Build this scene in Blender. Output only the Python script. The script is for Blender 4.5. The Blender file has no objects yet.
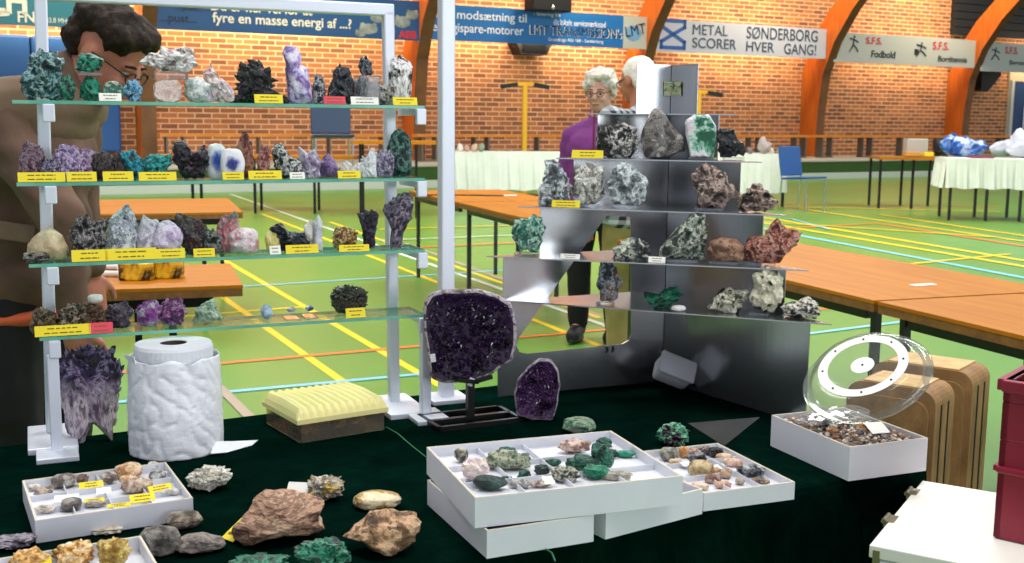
import bpy, bmesh, math, random
from mathutils import Vector, Matrix, noise as mnoise
R = math.radians
SC = bpy.context.scene
COL = SC.collection
# ---------------------------------------------------------------- camera, world, lights, exposure
F = 1130.0; CX = 512.0; CY = 281.5; CAMH = 1.30
PITCH = math.atan((CY-121.0)/F); ROLL = 0.009
FW = Vector((0, math.cos(PITCH), -math.sin(PITCH)))
_r0 = Vector((1, 0, 0)); _u0 = Vector((0, math.sin(PITCH), math.cos(PITCH)))
RT = _r0*math.cos(ROLL) + _u0*math.sin(ROLL)
UP = _u0*math.cos(ROLL) - _r0*math.sin(ROLL)
CP = Vector((0, 0, CAMH))
cd = bpy.data.cameras.new('camera'); cam = bpy.data.objects.new('camera', cd); COL.objects.link(cam)
cd.sensor_width = 36; cd.lens = F*36/1024; cd.clip_start = .05; cd.clip_end = 200
cam.matrix_world = Matrix(((RT.x, UP.x, -FW.x, CP.x), (RT.y, UP.y, -FW.y, CP.y), (RT.z, UP.z, -FW.z, CP.z), (0, 0, 0, 1)))
cd.dof.use_dof = True; cd.dof.focus_distance = 2.1; cd.dof.aperture_fstop = 12
SC.camera = cam
W = bpy.data.worlds.new('world'); SC.world = W; W.use_nodes = True
_nt = W.node_tree; _bg = _nt.nodes['Background']; _bg.inputs[1].default_value = .74
_tc = _nt.nodes.new('ShaderNodeTexCoord'); _sx = _nt.nodes.new('ShaderNodeSeparateXYZ'); _cr = _nt.nodes.new('ShaderNodeValToRGB')
_ab = _nt.nodes.new('ShaderNodeMath'); _ab.operation = 'ABSOLUTE'
_nt.links.new(_tc.outputs['Generated'], _sx.inputs[0]); _nt.links.new(_sx.outputs['Z'], _ab.inputs[0]); _nt.links.new(_ab.outputs[0], _cr.inputs[0]); _nt.links.new(_cr.outputs[0], _bg.inputs[0])
_cr.color_ramp.elements[0].color = (.95, .99, 1.10, 1); _cr.color_ramp.elements[1].color = (.38, .41, .46, 1)
_cr.color_ramp.elements[0].position = .1; _cr.color_ramp.elements[1].position = .7
SC.view_settings.view_transform = 'Standard'; SC.view_settings.look = 'None'
SC.view_settings.exposure = 0.0; SC.view_settings.gamma = 1; SC.view_settings.use_curve_mapping = False

def area(name, loc, size, power, col=(1, .97, .92), target=None, sy=None):
    l = bpy.data.lights.new(name, 'AREA'); l.energy = power; l.color = col; l.size = size
    if sy: l.shape = 'RECTANGLE'; l.size_y = sy
    o = bpy.data.objects.new(name, l); COL.objects.link(o); o.location = loc
    t = Vector(target) if target else Vector(loc)-Vector((0, 0, 1))
    o.rotation_euler = (t-Vector(loc)).to_track_quat('-Z', 'Y').to_euler()
    return o
area('ceiling_lamp', (0.7, 1.0, 4.6), 1.6, 95, (1, .98, .95), (0.0, 2.2, .7))
area('stand_fill_light', (10.5, -5.0, 2.7), 8, 420, (.92, .96, 1), (0.4, 2.6, 1.2), 2.6)  # unseen fill light, added so the steel stand has something bright to reflect
area('ceiling_lamp', (-3.0, 4.5, 6.5), 2.0, 260)
area('ceiling_lamp', (3.5, 6.0, 6.5), 2.0, 330)
area('ceiling_lamp', (-4, 12, 6.5), 3, 520)
area('ceiling_lamp', (3, 13, 6.5), 3, 620)
area('ceiling_lamp', (11, 16, 6.5), 3, 650)

# ---------------------------------------------------------------- pixel -> place helpers
def ray(px, py): return (FW*F + RT*(px-CX) - UP*(py-CY))
def onz(px, py, z):
    d = ray(px, py); return CP + d*((z-CAMH)/d.z)
def P(px, py, Y):
    d = ray(px, py); return CP + d*(Y/d.y)
def onplane(px, py, p0, n):
    d = ray(px, py); return CP + d*((Vector(p0)-CP).dot(n)/d.dot(n))
def proj(p):
    q = Vector(p)-CP; return (CX+F*q.dot(RT)/q.dot(FW), CY-F*q.dot(UP)/q.dot(FW))
ZT = .70                      # stall table top
HA = R(28.6)                  # the hall's long axis
U = Vector((math.cos(HA), math.sin(HA), 0)); V = Vector((-math.sin(HA), math.cos(HA), 0))

# ---------------------------------------------------------------- materials
def lin(h):
    h = h.lstrip('#'); c = [int(h[i:i+2], 16)/255 for i in (0, 2, 4)]
    return tuple(x/12.92 if x <= .04045 else ((x+.055)/1.055)**2.4 for x in c)+(1,)
MC = {}
def newmat(name):
    m = bpy.data.materials.new(name); m.use_nodes = True
    nt = m.node_tree; b = nt.nodes['Principled BSDF']; return m, nt, b
def coords(nt, scale=(1, 1, 1), kind='Object', loc=(0, 0, 0)):
    t = nt.nodes.new('ShaderNodeTexCoord'); mp = nt.nodes.new('ShaderNodeMapping')
    mp.inputs['Scale'].default_value = scale; mp.inputs['Location'].default_value = loc
    nt.links.new(t.outputs[kind], mp.inputs[0]); return mp.outputs[0]
def ramp(nt, fac, cols, lo=.3, hi=.7):
    r = nt.nodes.new('ShaderNodeValToRGB'); e = r.color_ramp.elements
    n = len(cols)
    while len(e) < n: e.new(.5)
    for i, c in enumerate(cols):
        e[i].position = lo+(hi-lo)*i/max(1, n-1); e[i].color = lin(c) if isinstance(c, str) else c
    nt.links.new(fac, r.inputs[0]); return r.outputs[0]
def bump(nt, b, h, strength, dist=.01):
    n = nt.nodes.new('ShaderNodeBump'); n.inputs['Strength'].default_value = strength; n.inputs['Distance'].default_value = dist
    nt.links.new(h, n.inputs['Height']); nt.links.new(n.outputs[0], b.inputs['Normal'])
def noise(nt, vec, scale, detail=6, rough=.6, dist=0, seed=0):
    n = nt.nodes.new('ShaderNodeTexNoise'); n.noise_dimensions = '4D'
    n.inputs['W'].default_value = seed*3.7; n.inputs['Scale'].default_value = scale
    n.inputs['Detail'].default_value = detail; n.inputs['Roughness'].default_value = rough; n.inputs['Distortion'].default_value = dist
    nt.links.new(vec, n.inputs['Vector']); return n.outputs[0]
def mat(name, col, rough=.55, metal=0, col2=None, nscale=20, bumps=0, bscale=60, spec=.5, stretch=(1, 1, 1), detail=5, lo=.35, hi=.65, coat=0, dist=.005):
    if name in MC: return MC[name]
    m, nt, b = newmat(name); MC[name] = m
    b.inputs['Roughness'].default_value = rough; b.inputs['Metallic'].default_value = metal
    b.inputs['Specular IOR Level'].default_value = spec; b.inputs['Base Color'].default_value = lin(col)
    b.inputs['Coat Weight'].default_value = coat
    if col2 or bumps:
        v = coords(nt, stretch)
        if col2: nt.links.new(ramp(nt, noise(nt, v, nscale, detail), [col, col2], lo, hi), b.inputs['Base Color'])
        if bumps: bump(nt, b, noise(nt, v, bscale, 4), bumps, dist)
    return m
def rockmat(name, cols, scale=60, rough=.5, bumps=.6, seed=0, lo=.34, hi=.66, spec=.5, trans=0, stretch=(1, 1, 1)):
    m, nt, b = newmat(name)
    v = coords(nt, stretch)
    n1 = noise(nt, v, scale, 8, .68, .4, seed)
    nt.links.new(ramp(nt, n1, cols, lo, hi), b.inputs['Base Color'])
    b.inputs['Roughness'].default_value = rough; b.inputs['Specular IOR Level'].default_value = spec
    b.inputs['Transmission Weight'].default_value = trans
    bump(nt, b, noise(nt, v, scale*2.6, 6, .65, 0, seed+5), bumps, .004)
    return m
def clearmat(name, tint='#ffffff', opac=0.0, rough=.03, refl=.9):
    """thin clear sheet: see-through with a Fresnel reflection and an optional milky share"""
    m = bpy.data.materials.new(name); m.use_nodes = True; nt = m.node_tree; nt.nodes.clear()
    o = nt.nodes.new('ShaderNodeOutputMaterial'); t = nt.nodes.new('ShaderNodeBsdfTransparent'); t.inputs[0].default_value = lin(tint)
    g = nt.nodes.new('ShaderNodeBsdfGlossy'); g.inputs['Roughness'].default_value = rough
    d = nt.nodes.new('ShaderNodeBsdfDiffuse'); d.inputs[0].default_value = lin(tint)
    f = nt.nodes.new('ShaderNodeFresnel'); f.inputs[0].default_value = 1.45
    mx0 = nt.nodes.new('ShaderNodeMixShader'); mx0.inputs[0].default_value = opac
    nt.links.new(t.outputs[0], mx0.inputs[1]); nt.links.new(d.outputs[0], mx0.inputs[2])
    mu = nt.nodes.new('ShaderNodeMath'); mu.operation = 'MULTIPLY'; mu.inputs[1].default_value = refl; nt.links.new(f.outputs[0], mu.inputs[0])
    mx = nt.nodes.new('ShaderNodeMixShader'); nt.links.new(mu.outputs[0], mx.inputs[0]); nt.links.new(mx0.outputs[0], mx.inputs[1]); nt.links.new(g.outputs[0], mx.inputs[2])
    nt.links.new(mx.outputs[0], o.inputs[0]); return m

M_ALU = mat('satin_aluminium', '#d9dee9', .4, .3)
M_STEEL = mat('brushed_steel', '#c4c6c8', .21, .95, '#b2b5b8', 8, .05, 40, stretch=(1, 1, .05))
M_WHITE = mat('white_card', '#e9e9ea', .6, 0, '#dfdfe2', 10)
M_CARD = mat('cream_card', '#f4f2ea', .7)
M_YEL = mat('yellow_paper', '#f0d92a', .7)
M_RED = mat('pink_red_paper', '#e2475c', .7)
M_INK = mat('dark_ink', '#7a6a20', .8)
M_BLACK = mat('black_metal', '#101012', .35, .2)
M_BLACKP = mat('matt_black', '#0c0c0e', .6)
M_GLASS = clearmat('shelf_glass', '#dcf2e8', .03, refl=.45)
M_GEDGE = mat('green_glass_edge', '#7cc0a6', .15, 0, '#4f9a84', 6)
M_ACRYL = clearmat('clear_acrylic', '#f2f5f8', .10)
M_WOODT = mat('orange_beech', '#bb7714', .55, 0, '#a2600d', 3, .08, 30, stretch=(.6, 7, 1), lo=.3, hi=.7, spec=.15)
M_WOODE = mat('dark_plywood_edge', '#8a5a25', .55, 0, '#6b4219', 20)
M_CLOTHW = mat('white_cloth', '#dde0d6', .8, 0, '#cfd4c8', 2, .3, 5)
M_CHROME = mat('chrome', '#c9ccd0', .18, .95)

# ---------------------------------------------------------------- mesh helpers
class MB:
    """collects shapes in one bmesh"""
    def __init__(s): s.bm = bmesh.new(); s.mi = 0
    def _tag(s, vs):
        fs = set(f for v in vs for f in v.link_faces)
        for f in fs: f.material_index = s.mi
    def box(s, c, size, rot=None, bev=0, seg=2):
        t = Matrix.Translation(c) @ (rot.to_4x4() if rot else Matrix()) @ Matrix.Diagonal((*size, 1))
        g = bmesh.ops.create_cube(s.bm, size=1, matrix=t); vs = g['verts']; s._tag(vs)
        if bev:
            es = list(set(e for v in vs for e in v.link_edges))
            r = bmesh.ops.bevel(s.bm, geom=es, offset=bev, segments=seg, affect='EDGES', profile=.5)
            for f in r['faces']: f.material_index = s.mi
        return s
    def cyl(s, p0, p1, r0, r1=None, seg=16, caps=True):
        p0 = Vector(p0); p1 = Vector(p1); d = p1-p0; r1 = r0 if r1 is None else r1
        t = Matrix.Translation((p0+p1)/2) @ d.to_track_quat('Z', 'Y').to_matrix().to_4x4()
        g = bmesh.ops.create_cone(s.bm, cap_ends=caps, segments=seg, radius1=r0, radius2=r1, depth=d.length, matrix=t); s._tag(g['verts']); return s
    def tube(s, pts, r, seg=10):
        for a, b in zip(pts, pts[1:]): s.cyl(a, b, r, r, seg)
        for a in pts[1:-1]: s.ball(a, (r, r, r), 1)
        return s
    def ball(s, c, rad, sub=2, rot=None):
        t = Matrix.Translation(c) @ (rot.to_4x4() if rot else Matrix()) @ Matrix.Diagonal((*rad, 1))
        g = bmesh.ops.create_icosphere(s.bm, subdivisions=sub, radius=1, matrix=t); s._tag(g['verts']); return s
    def prism(s, pts, a, b, axis='z'):
        """closed outline extruded from a to b along an axis"""
        def mk(p, h): return {'z': (p[0], p[1], h), 'y': (p[0], h, p[1]), 'x': (h, p[0], p[1])}[axis]
        v0 = [s.bm.verts.new(mk(p, a)) for p in pts]; v1 = [s.bm.verts.new(mk(p, b)) for p in pts]; n = len(pts)
        fs = [s.bm.faces.new(v0), s.bm.faces.new(v1)]
        for i in range(n): fs.append(s.bm.faces.new((v0[i], v0[(i+1) % n], v1[(i+1) % n], v1[i])))
        for f in fs: f.material_index = s.mi
        return s
    def poly(s, pts):
        f = s.bm.faces.new([s.bm.verts.new(p) for p in pts]); f.material_index = s.mi; return s
    def lathe(s, prof, c=(0, 0, 0), seg=40, rot=None):
        rings = []
        for r, z in prof:
            ring = []
            for i in range(seg):
                a = 2*math.pi*i/seg; p = Vector((r*math.cos(a), r*math.sin(a), z))
                if rot: p = rot @ p
                ring.append(s.bm.verts.new(p+Vector(c)))
            rings.append(ring)
        for a, b in zip(rings, rings[1:]):
            for i in range(seg):
                f = s.bm.faces.new((a[i], a[(i+1) % seg], b[(i+1) % seg], b[i])); f.material_index = s.mi
        return s
    def build(s, name, mats, parent=None, loc=None, rz=0, smooth=False, matrix=None):
        bmesh.ops.recalc_face_normals(s.bm, faces=s.bm.faces)
        me = bpy.data.meshes.new(name); s.bm.to_mesh(me); s.bm.free()
        for m in (mats if isinstance(mats, (list, tuple)) else [mats]): me.materials.append(m)
        if smooth: me.polygons.foreach_set('use_smooth', [True]*len(me.polygons))
        return link(name, me, parent, loc, rz)
def link(name, me, parent=None, loc=None, rz=0):
    o = bpy.data.objects.new(name, me); COL.objects.link(o)
    if parent: o.parent = parent
    if loc is not None: o.location = loc
    if rz: o.rotation_euler[2] = rz
    return o
def tag(o, label=None, cat=None, group=None, kind=None):
    if label: o['label'] = label
    if cat: o['category'] = cat
    if group: o['group'] = group
    if kind: o['kind'] = kind
    return o
def thing(name, label, cat, loc=(0, 0, 0), rz=0, group=None):
    o = bpy.data.objects.new(name, None); COL.objects.link(o); o.location = loc; o.rotation_euler[2] = rz; o.empty_display_size = .05
    return tag(o, label, cat, group)
def struct(mb, name, mats, **k): return tag(mb.build(name, mats, **k), kind='structure')

# ---------------------------------------------------------------- the hall
M_SKIRT = mat('pale_skirting', '#c9cec0', .6)
def build_hall():
    # floor with its court lines
    m, nt, b = newmat('green_sports_floor')
    v = coords(nt, kind='Object')
    nt.links.new(ramp(nt, noise(nt, v, .8, 4), ['#5a8f33', '#669c3e'], .3, .7), b.inputs['Base Color'])
    b.inputs['Roughness'].default_value = .33; b.inputs['Specular IOR Level'].default_value = .6
    cols = {'y': '#f2cf1e', 'w': '#d9dfd0', 'c': '#7fc6d8', 'o': '#ee7a30', 't': '#a99a86'}
    mats = [m]+[mat('line_'+k, c, .4) for k, c in cols.items()]; idx = {k: i+1 for i, k in enumerate(cols)}
    f = MB()
    f.poly([(-30, -4, 0), (45, -4, 0), (45, 60, 0), (-30, 60, 0)])
    LN = [('y', 200, 246, 520, 432, .05), ('y', 170, 260, 410, 429, .05), ('y', 262, 214, 600, 346, .05), ('y', 330, 222, 600, 318, .05),
          ('w', 230, 194, 640, 338, .05), ('t', 405, 243, 600, 316, .05), ('y', 130, 321, 310, 306.5, .05), ('c', 60, 298, 560, 267, .05),
          ('o', 60, 378, 640, 327, .05), ('c', 60, 408, 480, 369, .05), ('t', 190, 358, 258, 426, .05),
          ('o', 640, 326, 1024, 291, .05), ('c', 700, 348, 1060, 302, .05), ('c', 700, 217, 1060, 285, .09),
          ('y', 700, 207, 1060, 267, .09), ('y', 700, 212.5, 1060, 273, .09), ('o', 880, 224, 1060, 252, .08), ('o', 640, 237, 880, 223.5, .07),
          ('y', 800, 209, 1060, 247, .08), ('y', 880, 215, 1060, 241.5, .08), ('y', 900, 265.5, 1010, 254.5, .06), ('y', 640, 204, 1000, 212, .09), ('o', 700, 203, 1000, 207, .08),
          ('y', 380, 230, 660, 221, .07), ('o', 380, 249.5, 660, 237, .06), ('w', 380, 241, 660, 230, .05), ('c', 790, 219, 830, 230, .05), ('y', 640, 214, 1000, 238, .07)]
    for i, (k, x0, y0, x1, y1, w) in enumerate(LN):
        a = onz(x0, y0, 0); c = onz(x1, y1, 0); d = (c-a).normalized(); n = Vector((-d.y, d.x, 0))*w/2; z = Vector((0, 0, .0012+.0003*i))
        f.mi = idx[k]; f.poly([a-n+z, c-n+z, c+n+z, a+n+z])
    fl = struct(f, 'floor', mats)
    # raised platform along the wall
    S0 = onz(600, 184, 0)
    M_BAND = mat('dark_green_carpet_face', '#3c5a24', .9, 0, '#33501f', 8)
    M_PLAT = mat('grey_platform_top', '#9fa39a', .6, 0, '#8f938a', 1)
    def fr(mb, u0, u1, v0, v1, z0, z1):
        a = S0+U*u0+V*v0; c = S0+U*u1+V*v1; mid = (a+c)/2
        mb.box((mid.x, mid.y, (z0+z1)/2), (u1-u0, v1-v0, z1-z0), Matrix.Rotation(HA, 3, 'Z'))
    p = MB(); fr(p, -26, 34, 0, 3.3, 0, .15); p.mi = 1; fr(p, -26, 34, .01, 3.3, .15, .405); p.mi = 2; fr(p, -26, 34, -.03, 3.3, .405, .43)
    struct(p, 'floor_platform', [M_SKIRT, M_BAND, M_PLAT])
    # brick wall: local x runs along the wall
    W0 = S0+V*3.3
    m, nt, b = newmat('orange_brickwork')
    t = nt.nodes.new('ShaderNodeTexCoord'); sx = nt.nodes.new('ShaderNodeSeparateXYZ'); cb = nt.nodes.new('ShaderNodeCombineXYZ')
    nt.links.new(t.outputs['Object'], sx.inputs[0]); nt.links.new(sx.outputs['X'], cb.inputs['X']); nt.links.new(sx.outputs['Z'], cb.inputs['Y'])
    br = nt.nodes.new('ShaderNodeTexBrick'); nt.links.new(cb.outputs[0], br.inputs['Vector'])
    for k, val in (('Scale', 1), ('Brick Width', .34), ('Row Height', .108), ('Mortar Size', .013), ('Mortar Smooth', .2), ('Bias', -.1)): br.inputs[k].default_value = val
    br.inputs['Color1'].default_value = lin('#c07a48'); br.inputs['Color2'].default_value = lin('#7a4c38'); br.inputs['Mortar'].default_value = lin('#e2bd92')
    mxn = nt.nodes.new('ShaderNodeMixRGB'); mxn.blend_type = 'MULTIPLY'; mxn.inputs[0].default_value = .6
    nt.links.new(br.outputs['Color'], mxn.inputs[1]); nt.links.new(ramp(nt, noise(nt, t.outputs['Object'], 1.5, 6), ['#d8c8bc', '#ffffff'], .3, .6), mxn.inputs[2])
    nt.links.new(mxn.outputs[0], b.inputs['Base Color']); b.inputs['Roughness'].default_value = .85
    wl = MB(); wl.box((4, .15, 3.75), (62, .3, 7.5)); struct(wl, 'wall_back', m, loc=W0, rz=HA)
    return S0, W0
S0, W0 = build_hall()
def wallp(px, py, off):          # point over a pixel on a plane 'off' metres in front of the brick wall: (u, z)
    q = onplane(px, py, W0-V*off, V); return (q-W0).dot(U), q.z
# glulam arches
M_GLU = mat('orange_glulam', '#c4661c', .4, 0, '#a9531a', 2, stretch=(6, 6, .7)); M_GLUE = mat('brown_glulam_edge', '#6e4a22', .5, 0, '#5a3b1a', 3)
ARCHL = ['glued timber arch at the far end behind the crouched visitor', 'glued timber arch between the two blue banners', 'glued timber arch between the white logo and the grey steel banner',
         'glued timber arch between the grey banner and the football banner', 'glued timber arch at the far edge of the table tennis banner']
ARCHPX = [135, 402, 622, 800, 945]
for i, px in enumerate(ARCHPX):
    u, _ = wallp(px, 110, 0)
    fz = [(0.43, .62), (1.6, .66), (2.6, .8), (3.4, 1.15), (4.2, 1.75), (5.0, 2.6), (5.8, 3.8), (6.4, 5.0)]
    front = [(-d, z) for z, d in fz]; back = [(-max(.02, d-.85), z) for z, d in fz]
    b = MB(); n = len(front)
    for k in range(n-1):
        (f0, z0), (f1, z1) = front[k], front[k+1]; (b0, _), (b1, _) = back[k], back[k+1]
        for x, mi in ((-.14, 0), (.14, 0)): b.mi = mi; b.poly([(x, f0, z0), (x, f1, z1), (x, b1, z1), (x, b0, z0)])
        b.mi = 1; b.poly([(-.14, f0, z0), (.14, f0, z0), (.14, f1, z1), (-.14, f1, z1)]); b.poly([(-.14, b0, z0), (.14, b0, z0), (.14, b1, z1), (-.14, b1, z1)])
    bmesh.ops.remove_doubles(b.bm, verts=b.bm.verts, dist=.0005)
    o = b.build('timber_arch', [M_GLU, M_GLUE], loc=W0+U*(u+.14), rz=HA); tag(o, ARCHL[i], 'arch', 'timber arches along the brick wall', 'structure')
# warm strip lamps hidden behind the banners wash the wall
for px, ln in ((10, 3.2), (90, 2.5), (220, 3), (330, 3), (475, 3), (575, 3), (735, 3.6), (905, 4), (1040, 3)):
    u, _ = wallp(px, 40, 0); q = W0+U*u-V*.72; z = wallp(px, 10+px*.048 if px > 430 else 16, .7)[1]
    l = area('wall_washer', (q.x, q.y, z), ln, 46, (1, .76, .50), tuple(Vector((q.x, q.y, z))+V), .12)
for px in (60, 280, 540, 740, 905):
    u, _ = wallp(px, 30, 0); q = W0+U*u-V*2.2
    area('wall_spot', (q.x, q.y, 6.2), 1.0, 260, (1, .80, .56), tuple(W0+U*u+Vector((0, 0, 2.6))))
# banners
def text(body, rect, m, parent, y=-.022, bold=0):
    c = bpy.data.curves.new('lettering', 'FONT'); c.body = body; c.extrude = .002; c.offset = bold; c.align_x = 'LEFT'
    o = bpy.data.objects.new('lettering', c); COL.objects.link(o); c.materials.append(m)
    bpy.context.view_layer.update(); bb = [Vector(q) for q in o.bound_box]
    x0 = min(q.x for q in bb); x1 = max(q.x for q in bb); y0 = min(q.y for q in bb); y1 = max(q.y for q in bb)
    me = bpy.data.meshes.new_from_object(o.evaluated_get(bpy.context.evaluated_depsgraph_get())); bpy.data.objects.remove(o); bpy.data.curves.remove(c)
    if not me.materials: me.materials.append(m)
    o = link('lettering', me)
    rx0, rz0, rx1, rz1 = rect; sx = (rx1-rx0)/(x1-x0); sy = (rz1-rz0)/max(1e-4, y1-y0)
    o.parent = parent; o.rotation_euler = (R(90), 0, 0); o.scale = (sx, sy, 1); o.location = (rx0-x0*sx, y, rz0-y0*sy); return o
BO = .95
def banner(px0, px1, yt, yb, col, label, split=None):
    """yt, yb are picture heights at the banner's middle"""
    pm = (px0+px1)/2
    u0 = wallp(px0, (yt+yb)/2, BO)[0]; u1 = wallp(px1, (yt+yb)/2, BO)[0]; z1 = wallp(pm, yt, BO)[1]; z0 = wallp(pm, yb, BO)[1]
    t = thing('banner', label, 'banner', W0+U*u0-V*BO+Vector((0, 0, z0)), HA, 'sponsor banners on the brick wall')
    w = u1-u0; h = z1-z0
    if split:
        us = wallp(split, (yt+yb)/2, BO)[0]-u0
        MB().box((us/2, 0, h/2), (us, .03, h)).build('banner_sheet', col[0], t); MB().box(((us+w)/2, 0, h/2), (w-us, .03, h)).build('logo_sheet', col[1], t)
    else: MB().box((w/2, 0, h/2), (w, .03, h)).build('banner_sheet', col, t)
    def r(x0, y0, x1, y1):    # picture rectangle (levelled) -> banner rectangle
        f = lambda px: wallp(px, (yt+yb)/2, BO)[0]-u0
        g = lambda py: (yb-py)/(yb-yt)*h
        return (f(x0), g(y1), f(x1), g(y0))
    return t, r
M_TEAL = mat('teal_banner_sheet', '#1d6c7c', .5); M_NAVY = mat('navy_banner_sheet', '#0d4679', .5); M_BLUEB = mat('bright_blue_banner_sheet', '#0e68ae', .5)
M_GREYB = mat('pale_grey_banner_sheet', '#bfc3d0', .5); M_SFS = mat('grey_green_banner_sheet', '#b3b9b2', .5)
L_CREAM = mat('cream_letters', '#d8d9c8', .6); L_WHITE = mat('white_letters', '#e6ecf2', .6); L_DARK = mat('black_letters', '#141a24', .6); L_GREY = mat('slate_letters', '#38465a', .6)
L_RED = mat('red_letters', '#c8232e', .6); L_BLUE = mat('blue_mark', '#2c5cab', .6)
t, r = banner(-60, 128, -14, 26, M_TEAL, 'teal banner with big cream letters above the visitor in brown')
text('LH', r(-10, -12, 27, 15), L_CREAM, t, bold=.03); text('J', r(-14, 12, 9, 18), L_CREAM, t); text('FN', r(17, 12, 34, 23), L_CREAM, t, bold=.02); text('93.8 MHz - 87.6', r(45, 17, 84, 22), L_CREAM, t)
t, r = banner(152, 424, -7, 35, M_NAVY, 'navy banner with the energy question and grey piglets')
text('...pust......', r(176, 11, 212, 17.5), L_DARK, t); text('...pust...', r(160, 21, 196, 30), L_DARK, t)
text('Du er her vel for at', r(211, 4.5, 312, 14.5), L_CREAM, t, bold=.015); text('fyre en masse energi af ...?', r(212, 16, 351, 29), L_CREAM, t, bold=.015)
text('ABB', r(398, 25, 416, 33), L_RED, t, bold=.03)
pg = MB()
for (x, y, a, bb) in ((378, 12, 12, 9), (368, 25, 14, 8), (388, 27, 10, 7), (402, 16, 12, 9), (412, 8, 9, 7), (360, 30, 8, 5)):
    q = r(x-a/2*1.4, y-bb/2*1.4, x+a/2*1.4, y+bb/2*1.4); pg.ball(((q[0]+q[2])/2, -.017, (q[1]+q[3])/2), ((q[2]-q[0])/2, .004, (q[3]-q[1])/2), 2)
    pg.ball((q[0]*.8+q[2]*.2, -.017, q[3]*.9+q[1]*.1), ((q[2]-q[0])/7, .004, (q[3]-q[1])/5), 1); pg.ball((q[0]*.2+q[2]*.8, -.017, q[3]*.9+q[1]*.1), ((q[2]-q[0])/7, .004, (q[3]-q[1])/5), 1)
pg.build('piglet_picture', mat('grey_piglet_print', '#9fa6a2', .7, 0, '#62706f', 5), t)
t, r = banner(430, 648, 10.5, 44.5, (M_BLUEB, M_SFS), 'bright blue banner with white lettering and a white logo end', 623)
text('hel i modsætning til', r(432, 15, 526, 26), L_WHITE, t, bold=.006); text('energispare-motorer', r(432, 28, 523, 39), L_WHITE, t, bold=.006)
text('- levering fra', r(533, 12, 560, 17), L_WHITE, t); text('dit lokale serviceværksted', r(553, 18, 605, 24), L_WHITE, t)
text("LMT TRANSMISSION's", r(529, 25, 622, 35), L_WHITE, t); text("LMT TRANSMISSION's", r(530, 25, 621, 34.5), L_DARK, t, -.027)
text('Grundtvigs Allé 168 - Sønderborg', r(548, 37, 603, 41.5), L_WHITE, t)
q = r(625, 20, 641, 36); MB().lathe([(.0, 0), (1, 0), (1, .3), (0, .3)], seg=28).build('logo_disc', mat('sky_blue_disc', '#6f9fcb', .6), t).matrix_local = Matrix.Translation(((q[0]+q[2])/2, -.016, (q[1]+q[3])/2)) @ Matrix.Rotation(R(90), 4, 'X') @ Matrix.Diagonal(((q[2]-q[0])/2, (q[3]-q[1])/2, .02, 1))
o = text('LMT', r(626, 22, 646, 33), L_DARK, t, -.03, 0); o.rotation_euler[1] = R(-12)
t, r = banner(656, 826, 24, 55, M_GREYB, 'pale grey banner with a blue hourglass mark and steel slogan')
x0, z0, x1, z1 = r(661, 25, 684, 51); hg = MB(); lw = (x1-x0)*.13
for (a, bq) in (((x0, z0), (x1, z0)), ((x0, z1), (x1, z1)), ((x0, z0*.78+z1*.22), (x1, z1*.78+z0*.22)), ((x0, z1*.78+z0*.22), (x1, z0*.78+z1*.22)), ((x0, z0), (x0, z0*.78+z1*.22)), ((x1, z0), (x1, z0*.78+z1*.22)), ((x0, z1), (x0, z1*.78+z0*.22)), ((x1, z1), (x1, z1*.78+z0*.22))):
    aa = Vector((a[0], -.018, a[1])); bb = Vector((bq[0], -.018, bq[1])); d = bb-aa
    hg.box((aa+bb)/2, (d.length+lw, .006, lw), Matrix.Rotation(-math.atan2(d.z, d.x), 3, 'Y'))
hg.build('hourglass_mark', L_BLUE, t)
text('METAL', r(692, 27, 727, 37), L_GREY, t, bold=0); text('SCORER', r(692, 40, 736, 50), L_GREY, t, bold=.006); text('SØNDERBORG', r(746, 26, 817, 38), L_GREY, t, bold=.006); text('HVER', r(746, 41, 774, 51), L_GREY, t, bold=.006); text('GANG!', r(784, 41, 816, 52), L_GREY, t, bold=.006)
t, r = banner(834, 975, 36, 65, M_SFS, 'grey green club banner with football and table tennis figures')
def player(t, r, x0, y0, x1, y1, bat=False):
    q = r(x0, y0, x1, y1); w = q[2]-q[0]; h = q[3]-q[1]; b = MB(); g = lambda a, c: (q[0]+a*w, -.018, q[1]+c*h)
    b.ball(g(.55, .9), (.09*w, .004, .09*h), 2)
    for a, c in (((.5, .8), (.45, .45)), ((.5, .75), (.1, .8)), ((.5, .75), (.95, .6)), ((.45, .45), (.1, .02)), ((.45, .45), (.8, .25)), ((.8, .25), (.95, .05))):
        b.tube([g(*a), g(*c)], w*.05, 6)
    if bat: b.box(g(.1, .3), (w*.4, .006, h*.4))
    b.build('player_figure', L_DARK, t)
player(t, r, 848, 38, 858, 55); text('S.F.S.', r(865, 39, 881, 46), L_RED, t, bold=.02); text('Fodbold', r(871, 52, 895, 59), L_DARK, t, bold=.02)
player(t, r, 915, 41, 926, 56, True); text('S.F.S.', r(932, 40, 948, 48), L_RED, t, bold=.02); text('Bordtennis', r(938, 54, 967, 60), L_DARK, t, bold=.02)
t, r = banner(981, 1075, 45, 73, M_SFS, 'last grey club banner cut by the edge of the picture')
player(t, r, 990, 49, 999, 62); text('S.F.S.', r(1004, 48, 1017, 55), L_RED, t, bold=.02); text('Svømning', r(1009, 61, 1036, 67), L_DARK, t, bold=.02)

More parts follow.
